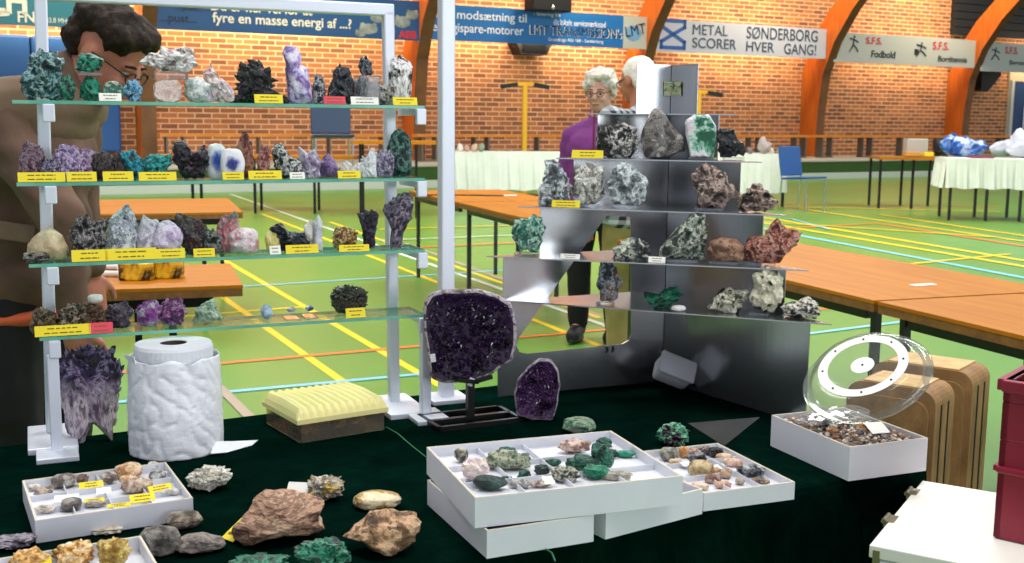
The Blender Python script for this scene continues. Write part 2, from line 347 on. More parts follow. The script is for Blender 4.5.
# speaker and spot boxes by the banner, dark gallery at the far right, blue doors
def wallthing(name, label, cat, px, py, off, rz=0): 
    u, z = wallp(px, py, off); return thing(name, label, cat, W0+U*u-V*off+Vector((0, 0, z)), HA+rz)
t = wallthing('loudspeaker', 'black wedge loudspeaker hanging under the bright blue banner', 'speaker', 530, 55, .27)
MB().prism([(-.34, 0), (.34, 0), (.5, .3), (-.5, .3)], -.2, .22, 'y').build('speaker_case', M_BLACKP, t); MB().box((0, .05, .95), (.05, .05, 1.3)).build('hanger', M_BLACK, t); MB().box((0, -.21, .16), (.6, .02, .2)).build('grille', M_BLACK, t)
t = wallthing('lamp_housing', 'black lamp housing above the bright blue banner', 'lamp', 548, 13, 1.3)
MB().box((0, 0, .25), (1.0, .4, .45), bev=.03).build('housing', M_BLACKP, t); MB().cyl((0, 0, .45), (0, 0, 1.4), .04).build('hanger', M_BLACK, t); MB().ball((.0, -.22, .1), (.05, .03, .05)).build('knob', M_CHROME, t)
u, z = wallp(1000, 92, .3)
t = thing('loudspeaker', 'black angled loudspeaker under the last grey banner', 'speaker', W0+U*wallp(985, 85, .25)[0]-V*.25+Vector((0, 0, wallp(985, 91, .25)[1]-.02)), HA)
MB().prism([(-.4, .05), (-.1, 0), (.45, .5), (.3, .8), (-.4, .6)], -.2, .2, 'y').build('speaker_case', M_BLACKP, t); MB().box((0, .1, .8), (.06, .06, .6)).build('bracket', M_BLACK, t)
dk = MB(); u0 = wallp(962, 20, .2)[0]; zt = wallp(1000, 42, .2)[1]
for k in range(16): dk.box((5, -.1, zt+.25+k*.22), (10.5, .2, .2))
tag(dk.build('trim_1', mat('dark_roof_slats', '#1d1d1d', .7), loc=W0+U*u0, rz=HA), kind='structure')
u0 = wallp(1011, 110, .1)[0]; z1 = wallp(1018, 82, .1)[1]
d = MB(); d.box((1.1, -.06, (z1+.43)/2), (2.1, .08, z1-.43)); d.mi = 1; d.box((0, -.06, (z1+.5)/2), (.12, .14, z1-.4)); d.mi = 2; d.box((.55, -.12, 1.4), (.05, .06, 1.0))
tag(d.build('door_1', [mat('dark_blue_door', '#123a68', .45), M_SKIRT, M_CHROME], loc=W0+U*u0, rz=HA), kind='structure')
pale = MB().box((.0, -.02, z1+.42), (4.4, .08, .8)); struct(pale, 'trim_2', mat('cream_panel', '#c9b79a', .7), loc=W0+U*(u0+2.1), rz=HA)
a = wallp(-60, 110, .5)[0]; c = wallp(122, 110, .5)[0]; zz0 = wallp(60, 47, .5)[1]
d = MB()
for k in range(4): d.box((a+(c-a)*(k+.5)/4, -.25, (zz0+.43)/2+.2), ((c-a)/4-.02, .3, zz0-.43), bev=.05)
tag(d.build('door_2', mat('royal_blue_padding', '#0f4a86', .6), loc=W0, rz=HA), kind='structure')

# benches on the platform
M_BENCHL = mat('grey_bench_legs', '#6e6a62', .5, .5); M_BENCHT = mat('orange_bench_top', '#d48a33', .4, 0, '#c0761f', 3)
BN = ['long bench behind the leftmost stall tables, under the navy banner', 'long bench by the brick wall under the bright blue banner', 'long bench by the brick wall under the grey steel banner', 'long bench by the brick wall under the club banner', 'long bench by the brick wall beyond the last arch']
bx = [150, 408, 640, 812, 952, 1050]
for k in range(5):
    u0 = wallp(bx[k], 137, 1.3)[0]+.15; u1 = wallp(bx[k+1], 137, 1.3)[0]-.15; L = u1-u0
    zb = wallp((bx[k]+bx[k+1])/2, 137, 1.3)[1]-.03
    t = thing('bench', BN[k], 'bench', W0+U*u0-V*1.3+Vector((0, 0, .43)), HA, 'benches along the brick wall'); h = .55
    MB().box((L/2, 0, h), (L, .3, .06)).build('bench_top', M_BENCHT, t)
    for j in range(max(3, int(L/1.1))):
        x = .3+j*(L-.6)/(max(3, int(L/1.1))-1); g = MB()
        g.box((x-.16, 0, h/2), (.032, .2, h-.06)); g.box((x+.16, 0, h/2), (.032, .2, h-.06)); g.box((x, 0, .02), (.36, .25, .04)); g.build('leg', M_BENCHL, t)

# ---------------------------------------------------------------- wooden tables in the hall
TA = math.atan2(.94, -.342)       # direction of the long table row
TB = Vector((math.cos(TA), math.sin(TA), 0)); TN = Vector((TB.y, -TB.x, 0))
ZW = .72
def wtable(label, p, L, wid, legs, group='beech folding tables in the hall', rz=None, top=None):
    """p: corner on the floor; local x along the table, local y across (away from the camera)"""
    t = thing('folding_table', label, 'table', (p.x, p.y, 0), rz, group)
    MB().box((L/2, wid/2, ZW-.006), (L, wid, .012)).build('tabletop', top or M_WOODT, t)
    MB().box((L/2, wid/2, ZW-.026), (L-.004, wid-.004, .028)).build('edge_band', M_WOODE, t)
    for (x, y) in legs: MB().box((x, y, (ZW-.04)/2), (.026, .026, ZW-.04)).build('leg', M_BLACK, t)
    fr = MB(); fr.box((L/2, .06, ZW-.06), (L-.2, .025, .04)); fr.box((L/2, wid-.06, ZW-.06), (L-.2, .025, .04)); fr.build('apron', M_BLACK, t); return t
# the long row: near edge from (1024,336) to the far corner (400,190)
PN = onz(804, 284, ZW); PN.z = 0; rzB = TA
def rowpt(s): return PN+TB*s
# local x = TB, local y must point away: for rotation TA local y = (-sin,cos) which points to the left -> use mirrored start
def rowtable(label, s0, L, legs):
    a = rowpt(s0+L); return wtable(label, a, L, .80, legs, rz=TA+math.pi)
lg = lambda L: [(.06, .06), (L-.06, .06), (.06, .74), (L-.06, .74)]
rowtable('beech table of the long row nearest the camera, with a scrap of paper on it', -2.42, 2.0, [(.07, .06), (.5, .74), (1.94, .06), (1.94, .74)])
rowtable('beech table of the long row, half hidden behind the steel stand', -.40, 2.0, [(1.94, .06), (1.94, .74), (.06, .06), (.06, .74)])
rowtable('beech table beyond the gap in the row, reaching behind the steel stand', 2.92, 1.35, [(.08, .06), (.08, .74), (1.29, .74), (1.1, .06)])
rowtable('beech table at the far end of the long row, behind the single upright post', 4.29, 1.35, [(.07, .06), (.07, .74), (1.29, .74), (.9, .06)])
sp = onz(923, 285, ZW)
tag(MB().box((0, 0, .001), (.10, .035, .002), Matrix.Rotation(.4, 3, 'Z')).build('paper_scrap', M_CARD, loc=(sp.x, sp.y, ZW+.0005)), 'scrap of yellowish paper lying on the near beech table', 'paper')
sp = onz(500, 196, ZW); g = MB(); g.box((-.1, 0, .004), (.25, .05, .006)); g.mi = 1; g.box((.08, .02, .004), (.1, .06, .006)); tag(g.build('paper_strip', [M_BLACKP, M_CARD], loc=(sp.x, sp.y, ZW)), 'black strip and white slip lying on the far beech table', 'paper')
sp = onz(455, 195.5, ZW)
tag(MB().box((0, 0, .004), (.45, .03, .008), Matrix.Rotation(.05, 3, 'Z')).build('strap', M_BLACKP, loc=(sp.x, sp.y, ZW)), 'thin black strap lying along the far beech table', 'strap')
# two tables behind the rack
for lab, (px, py), L, wd in (('low beech table behind the glass shelves with yellow boxes on it', (243, 285), 1.7, .62), ('second beech table further back behind the glass shelves', (243, 212), 2.2, 1.3)):
    q = onz(px, py, ZW); q.z = 0; ang = math.atan2(.342, .94)-R(2)
    a = q-Vector((math.cos(ang), math.sin(ang), 0))*L
    wtable(lab, a, L, wd, [(.1, .08), (L-.24, .08), (.1, wd-.08), (L-.06 if L > 2 else L-.36, wd-.08)], rz=ang)
# ornate yellow boxes on it
M_GOLD = rockmat('yellow_black_print', ['#1c1404', '#b88a10', '#e0ae18', '#f0c830'], 14, .5, .2, 2, .44, .58)
for lab, x0, y0, x1, y1, n in (('long yellow and black patterned box on the low beech table', 150, 261, 180, 280, 0), ('bumpy yellow and black stone block beside the patterned box', 118, 264, 150, 282, 1)):
    q = onz((x0+x1)/2, y1-1, ZW); d = q.y; w = (x1-x0)*d/F; h = (y1-y0)*d/F
    b = MB(); b.box((0, w*.3, h/2), (w, w*.6, h), bev=.006)
    o = b.build('patterned_box', M_GOLD, loc=(q.x, q.y, ZW)); tag(o, lab, 'box', 'yellow boxes on the low table')
for lab, px, py in (('upper white rod beside the yellow boxes', 110, 270), ('lower white rod beside the yellow boxes', 111, 277)):
    q = onz(px, py, ZW); tag(MB().cyl((-.03, 0, .012), (.03, .0, .012), .011).build('white_rod', M_WHITE, loc=(q.x, q.y, ZW)), lab, 'rod')
# far left table with black legs
def fartable(label, x0, x1, ytop, d, legs, cloth=None, yhem=None, wid=.8, rz=0, cat='table'):
    a = P(x0, ytop, d); c = P(x1, ytop, d); z = a.z; w = (c-a).length; ang = rz
    t = thing('cloth_table' if cloth else 'folding_table', label, cat, (a.x, a.y, 0), ang, 'stall tables by the platform')
    MB().box((w/2, wid/2, z-.02), (w, wid, .04)).build('tabletop', M_WOODT, t)
    for px in legs:
        x = (P(px, ytop, d)-a).length*(1 if px >= x0 else -1)
        for y in (.06, wid-.06): MB().box((x, y, (z-.04)/2), (.036, .036, z-.04)).build('leg', M_BLACK, t)
    if cloth:
        zh = P(x0, yhem, d).z; b = MB(); n = 40
        for (p0, p1) in (((-.02, -.02), (w+.02, -.02)), ((w+.02, -.02), (w+.02, wid+.02)), ((-.02, wid+.02), (-.02, -.02))):
            p0 = Vector((*p0, 0)); p1 = Vector((*p1, 0)); nn = Vector((p1.y-p0.y, p0.x-p1.x, 0)).normalized(); prev = None
            for k in range(n+1):
                q = p0.lerp(p1, k/n); off = nn*(.02+.02*math.sin(k*1.3)+.012*math.sin(k*2.9)); cur = (b.bm.verts.new(q+Vector((0, 0, z+.015))), b.bm.verts.new(q+off+Vector((0, 0, zh+.01*math.sin(k*.7)))))
                if prev: b.bm.faces.new((prev[0], cur[0], cur[1], prev[1]))
                prev = cur
        b.poly([(-.02, -.02, z+.015), (w+.02, -.02, z+.015), (w+.02, wid+.02, z+.015), (-.02, wid+.02, z+.015)])
        o = b.build('tablecloth', M_CLOTHW, t, smooth=False); o.modifiers.new('thick', 'SOLIDIFY').thickness = .008
    return t, z
fartable('long beech table before the platform behind the upper glass shelves', 150, 352, 155, 15.5, (190, 252, 312), rz=R(4), wid=.7)
fartable('green topped low table behind the right end of the shelves', 352, 436, 141, 15.0, (360, 416), rz=R(5))
fartable('white cloth table by the wall behind the single upright post', 456, 566, 153, 17.5, (), True, 190, rz=R(6))
fartable('white cloth table beside the blue plastic chair', 716, 788, 155, 17.5, (789,), True, 193, rz=R(8))
fartable('bare beech table at the end of the stall row near the blue bag', 880, 946, 157, 17.6, (882, 914, 942), rz=R(-5))
fartable('white cloth table with bags on it at the edge of the picture', 948, 1060, 160, 15.5, (953, 988, 1020), True, 188, rz=R(-10))
# bits and pieces on those tables
def small(name, label, cat, px, py, d, size, m, shape='box', group=None):
    p = P(px, py, d); b = MB()
    if shape == 'box': b.box((0, 0, size[2]/2), size, bev=min(size)*.08)
    else:
        b.ball((0, 0, size[2]/2), (size[0]/2, size[1]/2, size[2]/2), 4)
        for v in b.bm.verts: v.co *= 1+.45*mnoise.fractal(v.co*5+Vector((px, py, 0)), 1, 2, 4)
        mz = min(v.co.z for v in b.bm.verts)
        for v in b.bm.verts: v.co.z -= mz
    return tag(b.build(name, m, loc=p, smooth=shape != 'box'), label, cat, group)
M_BAG = rockmat('blue_white_print', ['#082a66', '#104a9a', '#2468bc', '#b4c4dc', '#c8d4e4'], 6, .4, .2, 4, .42, .62)
small('plastic_bag', 'blue and white printed plastic bag on the cloth table edge', 'bag', 964, 157, 16.25, (.62, .4, .3), M_BAG, 'blob')
small('plastic_bag', 'white crumpled plastic bag beside the blue bag', 'bag', 998, 157, 16.5, (.28, .2, .22), mat('white_plastic_bag', '#d7d9e4', .35, 0, '#b9bccb', 4), 'blob')
small('plastic_bag', 'second white bag at the picture edge on the cloth table', 'bag', 1022, 158, 15.9, (.44, .3, .36), MC['white_plastic_bag'], 'blob')
small('magazine', 'dark red magazine between the plastic bags', 'magazine', 981, 158, 15.75, (.3, .2, .03), mat('dark_red_print', '#7a2a4a', .4))
small('carton', 'grey carton at the far end of the bare beech table', 'box', 915, 155, 18.15, (.34, .2, .26), mat('grey_carton', '#b2aca0', .7))
small('black_bag', 'small black bag on the bare beech table', 'bag', 939, 155.5, 17.8, (.2, .2, .28), M_BLACKP, 'blob')
small('tan_packet', 'tan packet on the bare beech table', 'packet', 912, 156, 17.75, (.26, .15, .07), mat('tan_paper', '#c9944a', .7))
small('yellow_packet', 'yellow packet on the bare beech table', 'packet', 928, 156, 17.7, (.14, .1, .06), M_YEL)
for i, (px, c, n) in enumerate(((460, '#d8cfc2', 'cream'), (467, '#b98f7a', 'pinkish'), (474, '#c4a58c', 'tan'), (481, '#7d8a70', 'greenish'))):
    small('stone', '%s stone on the white cloth table behind the upright post' % n, 'stone', px, 152, 17.7, (.1, .1, .12), mat('far_stone_%d' % i, c, .6), 'blob', 'stones on the far cloth table')
for i, (px, c, n, s) in enumerate(((750.5, '#7b6a6a', 'dark grey', .12), (764, '#a99a94', 'large pale purple', .2), (741, '#8a8078', 'grey', .12), (772, '#c9bfae', 'cream', .1), (779, '#8c9a6a', 'olive', .08))):
    small('stone', '%s stone on the white cloth table beside the blue chair' % n, 'stone', px, 154, 17.7, (s, s*.8, s*1.2), mat('fars_%d' % i, c, .6), 'blob', 'stones by the blue chair')
# chairs
def chair(label, px, py, d, rz, col, z=None):
    q = P(px, py, d); zz = q.z if z is None else z
    t = thing('plastic_chair', label, 'chair', (q.x, q.y, zz), rz)
    m = mat('chair_shell_'+col.strip('#'), col, .4)
    b = MB(); b.box((0, 0, .44), (.44, .42, .03), Matrix.Rotation(R(-3), 3, 'X'), bev=.012); b.build('seat', m, t)
    MB().box((0, .24, .66), (.44, .03, .40), Matrix.Rotation(R(-10), 3, 'X'), bev=.012).build('backrest', m, t)
    for sx in (-.2, .2):
        MB().tube([(sx, -.19, .42), (sx, -.2, 0)], .012).build('leg', M_CHROME, t); MB().tube([(sx, .28, .8), (sx, .21, .42), (sx, .24, 0)], .012).build('leg', M_CHROME, t)
    return t
chair('bright blue plastic chair on chrome legs beside the white cloth table', 803, 201, 17.0, R(38), '#174a86', 0).scale = (1.12,)*3
chair('dark navy chair standing high behind the glass shelves', 333, 157, 16.8, R(14), '#14304f', .46).scale = (1.35,)*3
# yellow T poles
for lab, px, pt in (('yellow T-shaped pole before the brick wall behind the upright post', 525, 84), ('yellow T-shaped pole partly hidden behind the steel stand', 699, 92)):
    d = 19.5; q = P(px, pt, d); t = thing('yellow_pole', lab, 'pole', (q.x, q.y, 0), R(20))
    MB().cyl((0, 0, .04), (0, 0, q.z), .045).build('pole', mat('yellow_paint', '#e2a81a', .4), t); MB().box((0, 0, q.z), (.62, .06, .06)).build('crossbar', MC['yellow_paint'], t)
    for s in (-1, 1): MB().box((s*.29, -.02, q.z-.03), (.28, .09, .07), Matrix.Rotation(s*.15, 3, 'Y')).build('grip', M_BLACKP, t)
    MB().cyl((0, 0, 0), (0, 0, .05), .25).build('base', M_BLACKP, t)

# ---------------------------------------------------------------- stall table with its dark green cloth
M_CLOTHG = rockmat('dark_green_velvet', ['#020e0a', '#031812', '#06251b'], 9, .95, .25, 1, .3, .75, .0)
def build_stall():
    n0 = 1.338; n1 = 2.205; u0 = -.55; u1 = 1.625; ang = math.atan2(.5, .866)
    ux = Vector((.866, .5, 0)).normalized(); uy = Vector((-ux.y, ux.x, 0)); org = ux*u0+uy*n0
    t = thing('stall_table', 'trestle table hidden under the dark green cloth', 'table', (org.x, org.y, 0), ang)
    w = u1-u0; h = n1-n0
    MB().box((w/2, h/2, ZT-.022), (w-.02, h-.02, .025)).build('tabletop', M_WOODT, t)
    for x in (.1, w-.1):
        for y in (.1, h-.1): MB().box((x, y, (ZT-.035)/2), (.035, .035, ZT-.035)).build('leg', M_BLACK, t)
    # the cloth: one draped sheet, pleated skirt
    b = MB(); bm = b.bm; random.seed(4)
    pts = []
    def side(p, q, k): return [(p[0]+(q[0]-p[0])*i/k, p[1]+(q[1]-p[1])*i/k) for i in range(k)]
    r = .02; per = side((0, 0), (w, 0), 80)+side((w, 0), (w, h), 34)+side((w, h), (0, h), 80)+side((0, h), (0, 0), 34)
    cx, cy = w/2, h/2; rows = [(0, ZT), (.004, ZT-.004), (.007, ZT-.014), (.012, .5), (.018, .25), (.024, .02)]; rings = []
    for j, (o, z) in enumerate(rows):
        ring = []
        for i, (x, y) in enumerate(per):
            dx = -1 if x <= 1e-6 else (1 if x >= w-1e-6 else 0); dy = -1 if y <= 1e-6 else (1 if y >= h-1e-6 else 0)
            am = (0, 0, .1, .5, .8, 1)[j]*.016; f = o+am*(math.sin(i*.95)+.5*math.sin(i*2.3+1))
            if j > 2: f = max(f, .002)
            ring.append(bm.verts.new((x+dx*f, y+dy*f, z)))
        rings.append(ring)
    bm.faces.new(rings[0])
    for a, c in zip(rings, rings[1:]):
        for i in range(len(a)): bm.faces.new((a[i], a[(i+1) % len(a)], c[(i+1) % len(a)], c[i]))
    o = b.build('tablecloth', M_CLOTHG, loc=(org.x, org.y, .0005), rz=ang); tag(o, 'dark green velvet cloth draped over the stall table down to the floor', 'tablecloth')
    # loose green thread
    for pa, lab in (([(386, 427), (397, 433), (412, 446), (426, 457)], 'long bright green thread lying by the rack foot'), ([(546, 549), (552, 553), (555, 561)], 'short green thread at the near edge of the cloth')):
        pp = [onz(x, y, ZT+.0022) for x, y in pa]; tag(MB().tube(pp, .0012, 6).build('thread', mat('green_thread', '#1c7a52', .7)), lab, 'thread')
build_stall()

# ---------------------------------------------------------------- glass shelf rack
A0 = P(30, 103, 1.96); A1 = P(425, 104, 2.24); A0.z = A1.z = 0
RA = math.atan2(A1.y-A0.y, A1.x-A0.x); RW = (A1-A0).length
RX = (A1-A0).normalized(); RY = Vector((-RX.y, RX.x, 0))
SHZ = [1.328, 1.187, 1.045, .914]      # top faces of the shelves
RACKB = .118
def rackx(px, y=0.0):                   # local x of the rack where a picture column meets the vertical plane y
    q = onplane(px, 250, A0+RY*y, RY); return (q-A0).dot(RX)
t = thing('shelf_rack', 'pale aluminium rack of two posts holding four glass shelves', 'rack', (A0.x, A0.y, ZT), RA)
xl = rackx(43, RACKB); xr = rackx(393, RACKB); ztop = 1.517-ZT
for x, nm in ((xl, 0), (xr, 1)):
    lean = (.017, -.008)[nm]
    MB().box((x+lean/2, RACKB, ztop/2), (.022, .022, ztop), Matrix.Rotation(lean/ztop, 3, 'Y'), bev=.003).build('post', M_ALU, t)
    MB().box((x, RACKB-.03, .006), (.085, .17, .012), bev=.002).build('foot_plate', M_ALU, t)
MB().box(((xl+xr)/2+.0045, RACKB, ztop+.002), (xr-xl-.003, .022, .024), bev=.003).build('crossbar', M_ALU, t)
xl0 = rackx(43, 0); xr0 = rackx(407, 0)
for k, z in enumerate(SHZ):
    zz = z-ZT-.006
    for x in (xl+.006+.017*zz/ztop, xr+.026-.008*zz/ztop):
        p = MB().box((x, .056, zz-.007), (.014, .13, .012), bev=.001).build('bracket', M_ALU, t)
        MB().box((x, -.006, zz-.0155), (.020, .012, .031), bev=.002).build('end_clip', M_ALU, p)
# short front legs under the lowest shelf
zl = SHZ[3]-ZT-.03
for x in (xl+.006, xr+.030):
    MB().box((x, .0, zl/2), (.02, .02, zl), bev=.002).build('front_leg', M_ALU, t)
    MB().box((x, -.01, .005), (.07, .10, .010), bev=.002).build('foot_plate', M_ALU, t)
SN = ['topmost glass shelf of the rack, at eye level', 'second glass shelf of the rack from the top', 'third glass shelf of the rack from the top', 'lowest glass shelf of the rack, above the paper roll']
for k, z in enumerate(SHZ):
    x0 = rackx((20, 20, 28, 35)[k]); x1 = rackx(425)
    b = MB(); b.mi = 0; b.box(((x0+x1)/2, .05, -.003), (x1-x0, .10, .006)); b.bm.faces.ensure_lookup_table()
    for f in b.bm.faces: f.normal_update(); f.material_index = 0 if abs(f.normal.z) > .5 else 1
    q = A0+Vector((0, 0, z)); o = b.build('glass_shelf', [M_GLASS, M_GEDGE], loc=q, rz=RA); tag(o, SN[k], 'shelf', 'glass shelves of the rack')
# single upright post
q = onz(446, 400, ZT); t = thing('upright_post', 'single tall square aluminium post on a foot plate behind the geode', 'post', q, RA)
MB().box((0, 0, .48), (.030, .030, .95), bev=.003).build('post', M_ALU, t); MB().box((0, 0, .005), (.085, .085, .010), bev=.002).build('foot_plate', M_ALU, t)

# ---------------------------------------------------------------- mineral builder
MAXR = 0
def outline(poly, w, h, px):
    """star-shaped outline -> radius by angle, in a box normalised to [-1,1]"""
    x0 = min(p[0] for p in poly); x1 = max(p[0] for p in poly); y0 = min(p[1] for p in poly); y1 = max(p[1] for p in poly)
    return [((p[0]-x0)/(x1-x0)*2-1, 1-(p[1]-y0)/(y1-y0)*2) for p in poly]
def radial(pl, ang):
    dx, dy = math.cos(ang), math.sin(ang); best = 0
    n = len(pl)
    for i in range(n):
        ax, ay = pl[i]; bx_, by_ = pl[(i+1) % n]; ex, ey = bx_-ax, by_-ay; den = dx*ey-dy*ex
        if abs(den) < 1e-9: continue
        tt = (ax*ey-ay*ex)/den; ss = (ax*dy-ay*dx)/den
        if tt > 0 and -1e-6 <= ss <= 1+1e-6: best = max(best, tt)
    return best if best > 0 else .9
def rockmesh(w, h, t, style, seed, poly=None, amp=None, sub=None, cry=None, crymin=-.75):
    rnd = random.Random(seed); off = Vector((seed*1.37 % 50, seed*2.11 % 50, seed*.73 % 50))
    sub = sub or (4 if max(w, h) > .05 else 3)
    bm = bmesh.new(); bmesh.ops.create_icosphere(bm, subdivisions=sub, radius=1)
    am = {'lump': .16, 'rough': .34, 'facet': .10, 'druse': .22, 'spike': .25, 'slab': .10, 'botry': .12, 'spiky': .3}[style] if amp is None else amp
    planes = []
    if style in ('facet',):
        for i in range(16):
            d = Vector((rnd.gauss(0, 1), rnd.gauss(0, 1), rnd.gauss(0, 1))).normalized(); planes.append((d, rnd.uniform(.72, .98)))
    pl = outline(poly, w, h, 0) if poly else None
    cells = [Vector((rnd.gauss(0, 1), rnd.gauss(0, 1), rnd.gauss(0, 1))).normalized() for _ in range(34)] if style == 'botry' else []
    for v in bm.verts:
        d = v.co.normalized(); r = 1.0
        if planes:
            for n_, hh in planes:
                c = d.dot(n_)
                if c > .05: r = min(r, hh/c)
        elif not pl:
            r = (abs(d.x)**2.6+abs(d.z)**2.6+abs(d.y)**2.2)**(-1/2.5)
        if pl:
            rr = radial(pl, math.atan2(d.z, d.x)); s = math.hypot(d.x, d.z)
            p = Vector((d.x*rr, d.y, d.z*rr)) if s > 1e-5 else Vector((0, d.y, 0))
            p = p*(min(1, r*1.08) if planes else 1)
        else: p = d*r
        q = p+off
        f = mnoise.fractal(q*1.6, 1, 2, 5)*am + (mnoise.fractal(q*5, 1, 2, 3)*am*.45)
        if style in ('rough', 'druse', 'spike', 'spiky'):
            vd = mnoise.voronoi(q*3.2)[0]; f += (vd[1]-vd[0]-.3)*am*.9
        if cells: f += max(0, max(d.dot(c) for c in cells)-.86)*1.6
        k = .75 if pl else 1
        v.co = Vector((p.x*(1+f*k), p.y*(1+f), p.z*(1+f*k)))
    if style == 'slab':
        for v in bm.verts: v.co.y = max(-.8, min(.8, v.co.y*1.6))
    # crystals
    nc = cry if cry is not None else {'druse': 110, 'spike': 46, 'spiky': 150}.get(style, 0)
    if nc:
        vs = [v for v in bm.verts if v.co.z > crymin and v.co.y < .55]; rnd.shuffle(vs); pts = [(v.co.copy(), v.normal.copy()) for v in vs[:nc]]
        for co, nn in pts:
            d = (co.normalized()*.9+Vector((rnd.gauss(0, .3), rnd.gauss(0, .3)-.12, rnd.gauss(0, .3)+(.35 if style == 'spike' else .05)))).normalized()
            if style == 'druse': L = rnd.uniform(.12, .24); ra = rnd.uniform(.055, .10)
            elif style == 'spiky': L = rnd.uniform(.15, .3); ra = rnd.uniform(.02, .05)
            else: L = rnd.uniform(.25, .55); ra = rnd.uniform(.07, .15)
            base = co-d*ra*1.2
            a = d.orthogonal().normalized(); b2 = d.cross(a); sid = 6 if style != 'spiky' else 4; rings = []
            for (lo, rr) in ((0, ra), (L*.62, ra*.95)):
                rings.append([bm.verts.new(base+d*lo+(a*math.cos(2*math.pi*i/sid)+b2*math.sin(2*math.pi*i/sid))*rr) for i in range(sid)])
            tip = bm.verts.new(base+d*(L+ra*.3))
            for i in range(sid):
                bm.faces.new((rings[0][i], rings[0][(i+1) % sid], rings[1][(i+1) % sid], rings[1][i])); bm.faces.new((rings[1][i], rings[1][(i+1) % sid], tip))
    # fit the box, flat base
    mn = [min(v.co[i] for v in bm.verts) for i in range(3)]; mx = [max(v.co[i] for v in bm.verts) for i in range(3)]
    for v in bm.verts:
        v.co.x = ((v.co.x-mn[0])/(mx[0]-mn[0])-.5)*w; v.co.y = ((v.co.y-mn[1])/(mx[1]-mn[1])-.5)*t
        z = ((v.co.z-mn[2])/(mx[2]-mn[2])*1.06-.06)*h; v.co.z = max(0, z)
    bmesh.ops.recalc_face_normals(bm, faces=bm.faces)
    me = bpy.data.meshes.new('mineral'); bm.to_mesh(me); bm.free()
    if style in ('lump', 'botry'): me.polygons.foreach_set('use_smooth', [True]*len(me.polygons))
    return me
SEED = [10]
def mineral(name, label, cat, base, w, h, t, style, cols, scale=60, poly=None, rz=None, group=None, rough=.4, lo=.43, hi=.57, bumps=.9, spec=.5, parent=None, stretch=(1, 1, 1), **kw):
    SEED[0] += 1; sd = SEED[0]
    me = rockmesh(w, h, t, style, sd, poly, **kw); me.name = name
    me.materials.append(rockmat(name+'_surface', cols.split() if isinstance(cols, str) else cols, scale, rough, bumps, sd, lo, hi, spec, 0, stretch))
    if rz is None: rz = -math.atan2(base[0], base[1])
    o = link(name, me, parent, base, rz)
    if not parent: tag(o, label, cat, group)
    return o
def frame_at(px0, py0, px1, py1, base):
    """real width and height of a picture box at the depth of base"""
    d = (Vector(base)-CP).dot(FW); return (px1-px0)*d/F, (py1-py0)*d/F
# -- on the rack shelves
def on_shelf(k, x0, y0, x1, y1, style, cols, name, label, scale=55, dy=0, z=None, tmax=.062, group=None, cat='mineral', **kw):
    q = onplane((x0+x1)/2, y1, A0+RY*(.05+dy), RY); base = Vector((q.x, q.y, (SHZ[k] if z is None else z)+.0004))
    w, h = frame_at(x0, y0, x1, y1, base)
    top = onplane((x0+x1)/2, y0, A0+RY*(.05+dy), RY); h = max(.2*w, top.z-base.z)
    if kw.get('poly'): pass
    return mineral(name, label, cat, base, w, h, min(tmax, max(.02, w*.85)), style, cols, scale, group=group or ['minerals on the top glass shelf', 'minerals on the second glass shelf', 'minerals on the third glass shelf', 'minerals on the lowest glass shelf'][k], **kw)
def acryl(k, x0, y0, x1, y1, label, dy=0, z=None):
    q = onplane((x0+x1)/2, y1, A0+RY*(.05+dy), RY); zz = SHZ[k] if z is None else z
    top = onplane((x0+x1)/2, y0, A0+RY*(.05+dy), RY).z; w = (x1-x0)*q.y/F
    o = MB().box((0, 0, (top-zz)/2), (w, .045, top-zz), bev=.0015).build('acrylic_block', M_ACRYL, loc=(q.x, q.y, zz+.0004), rz=RA); tag(o, label, 'display block'); return top
# cards: thin, tilted back, with print on them
def card(base, w, h, m, label, rz, lines=2, tilt=18, ink=M_INK, group='name cards'):
    t = thing('name_card', label, 'label', base, rz, group); r = Matrix.Rotation(R(-tilt), 3, 'X'); rnd = random.Random(label)
    MB().box(r @ Vector((0, 0, h/2)), (w, .0012, h), r).build('card', m, t)
    g = MB()
    for l in range(lines):
        z = h*(.70-.42*l) if lines == 2 else h*.5; tot = w*rnd.uniform(.45, .72); x = -tot/2
        while x < tot/2:
            ww = min(rnd.uniform(.05, .16)*w, tot/2-x); g.box(r @ Vector((x+ww/2, -.0009, z)), (ww, .0006, h*.10), r); x += ww+.03*w
    if lines: g.build('lettering', ink, t)
    else: g.bm.free()
    return t
def shelf_card(k, x0, y0, x1, y1, m, label, dy=-.046):
    q = onplane((x0+x1)/2, y1, A0+RY*(.05+dy), RY); w = (x1-x0)*q.y/F; h = (y1-y0)*q.y/F
    card((q.x, q.y, SHZ[k]+.0006), w, max(.013, h), m, label, RA, group='name cards on the glass shelves')
GREENS = '#06251f #0e4f44 #2f8a78 #7fb3a8'
S = on_shelf
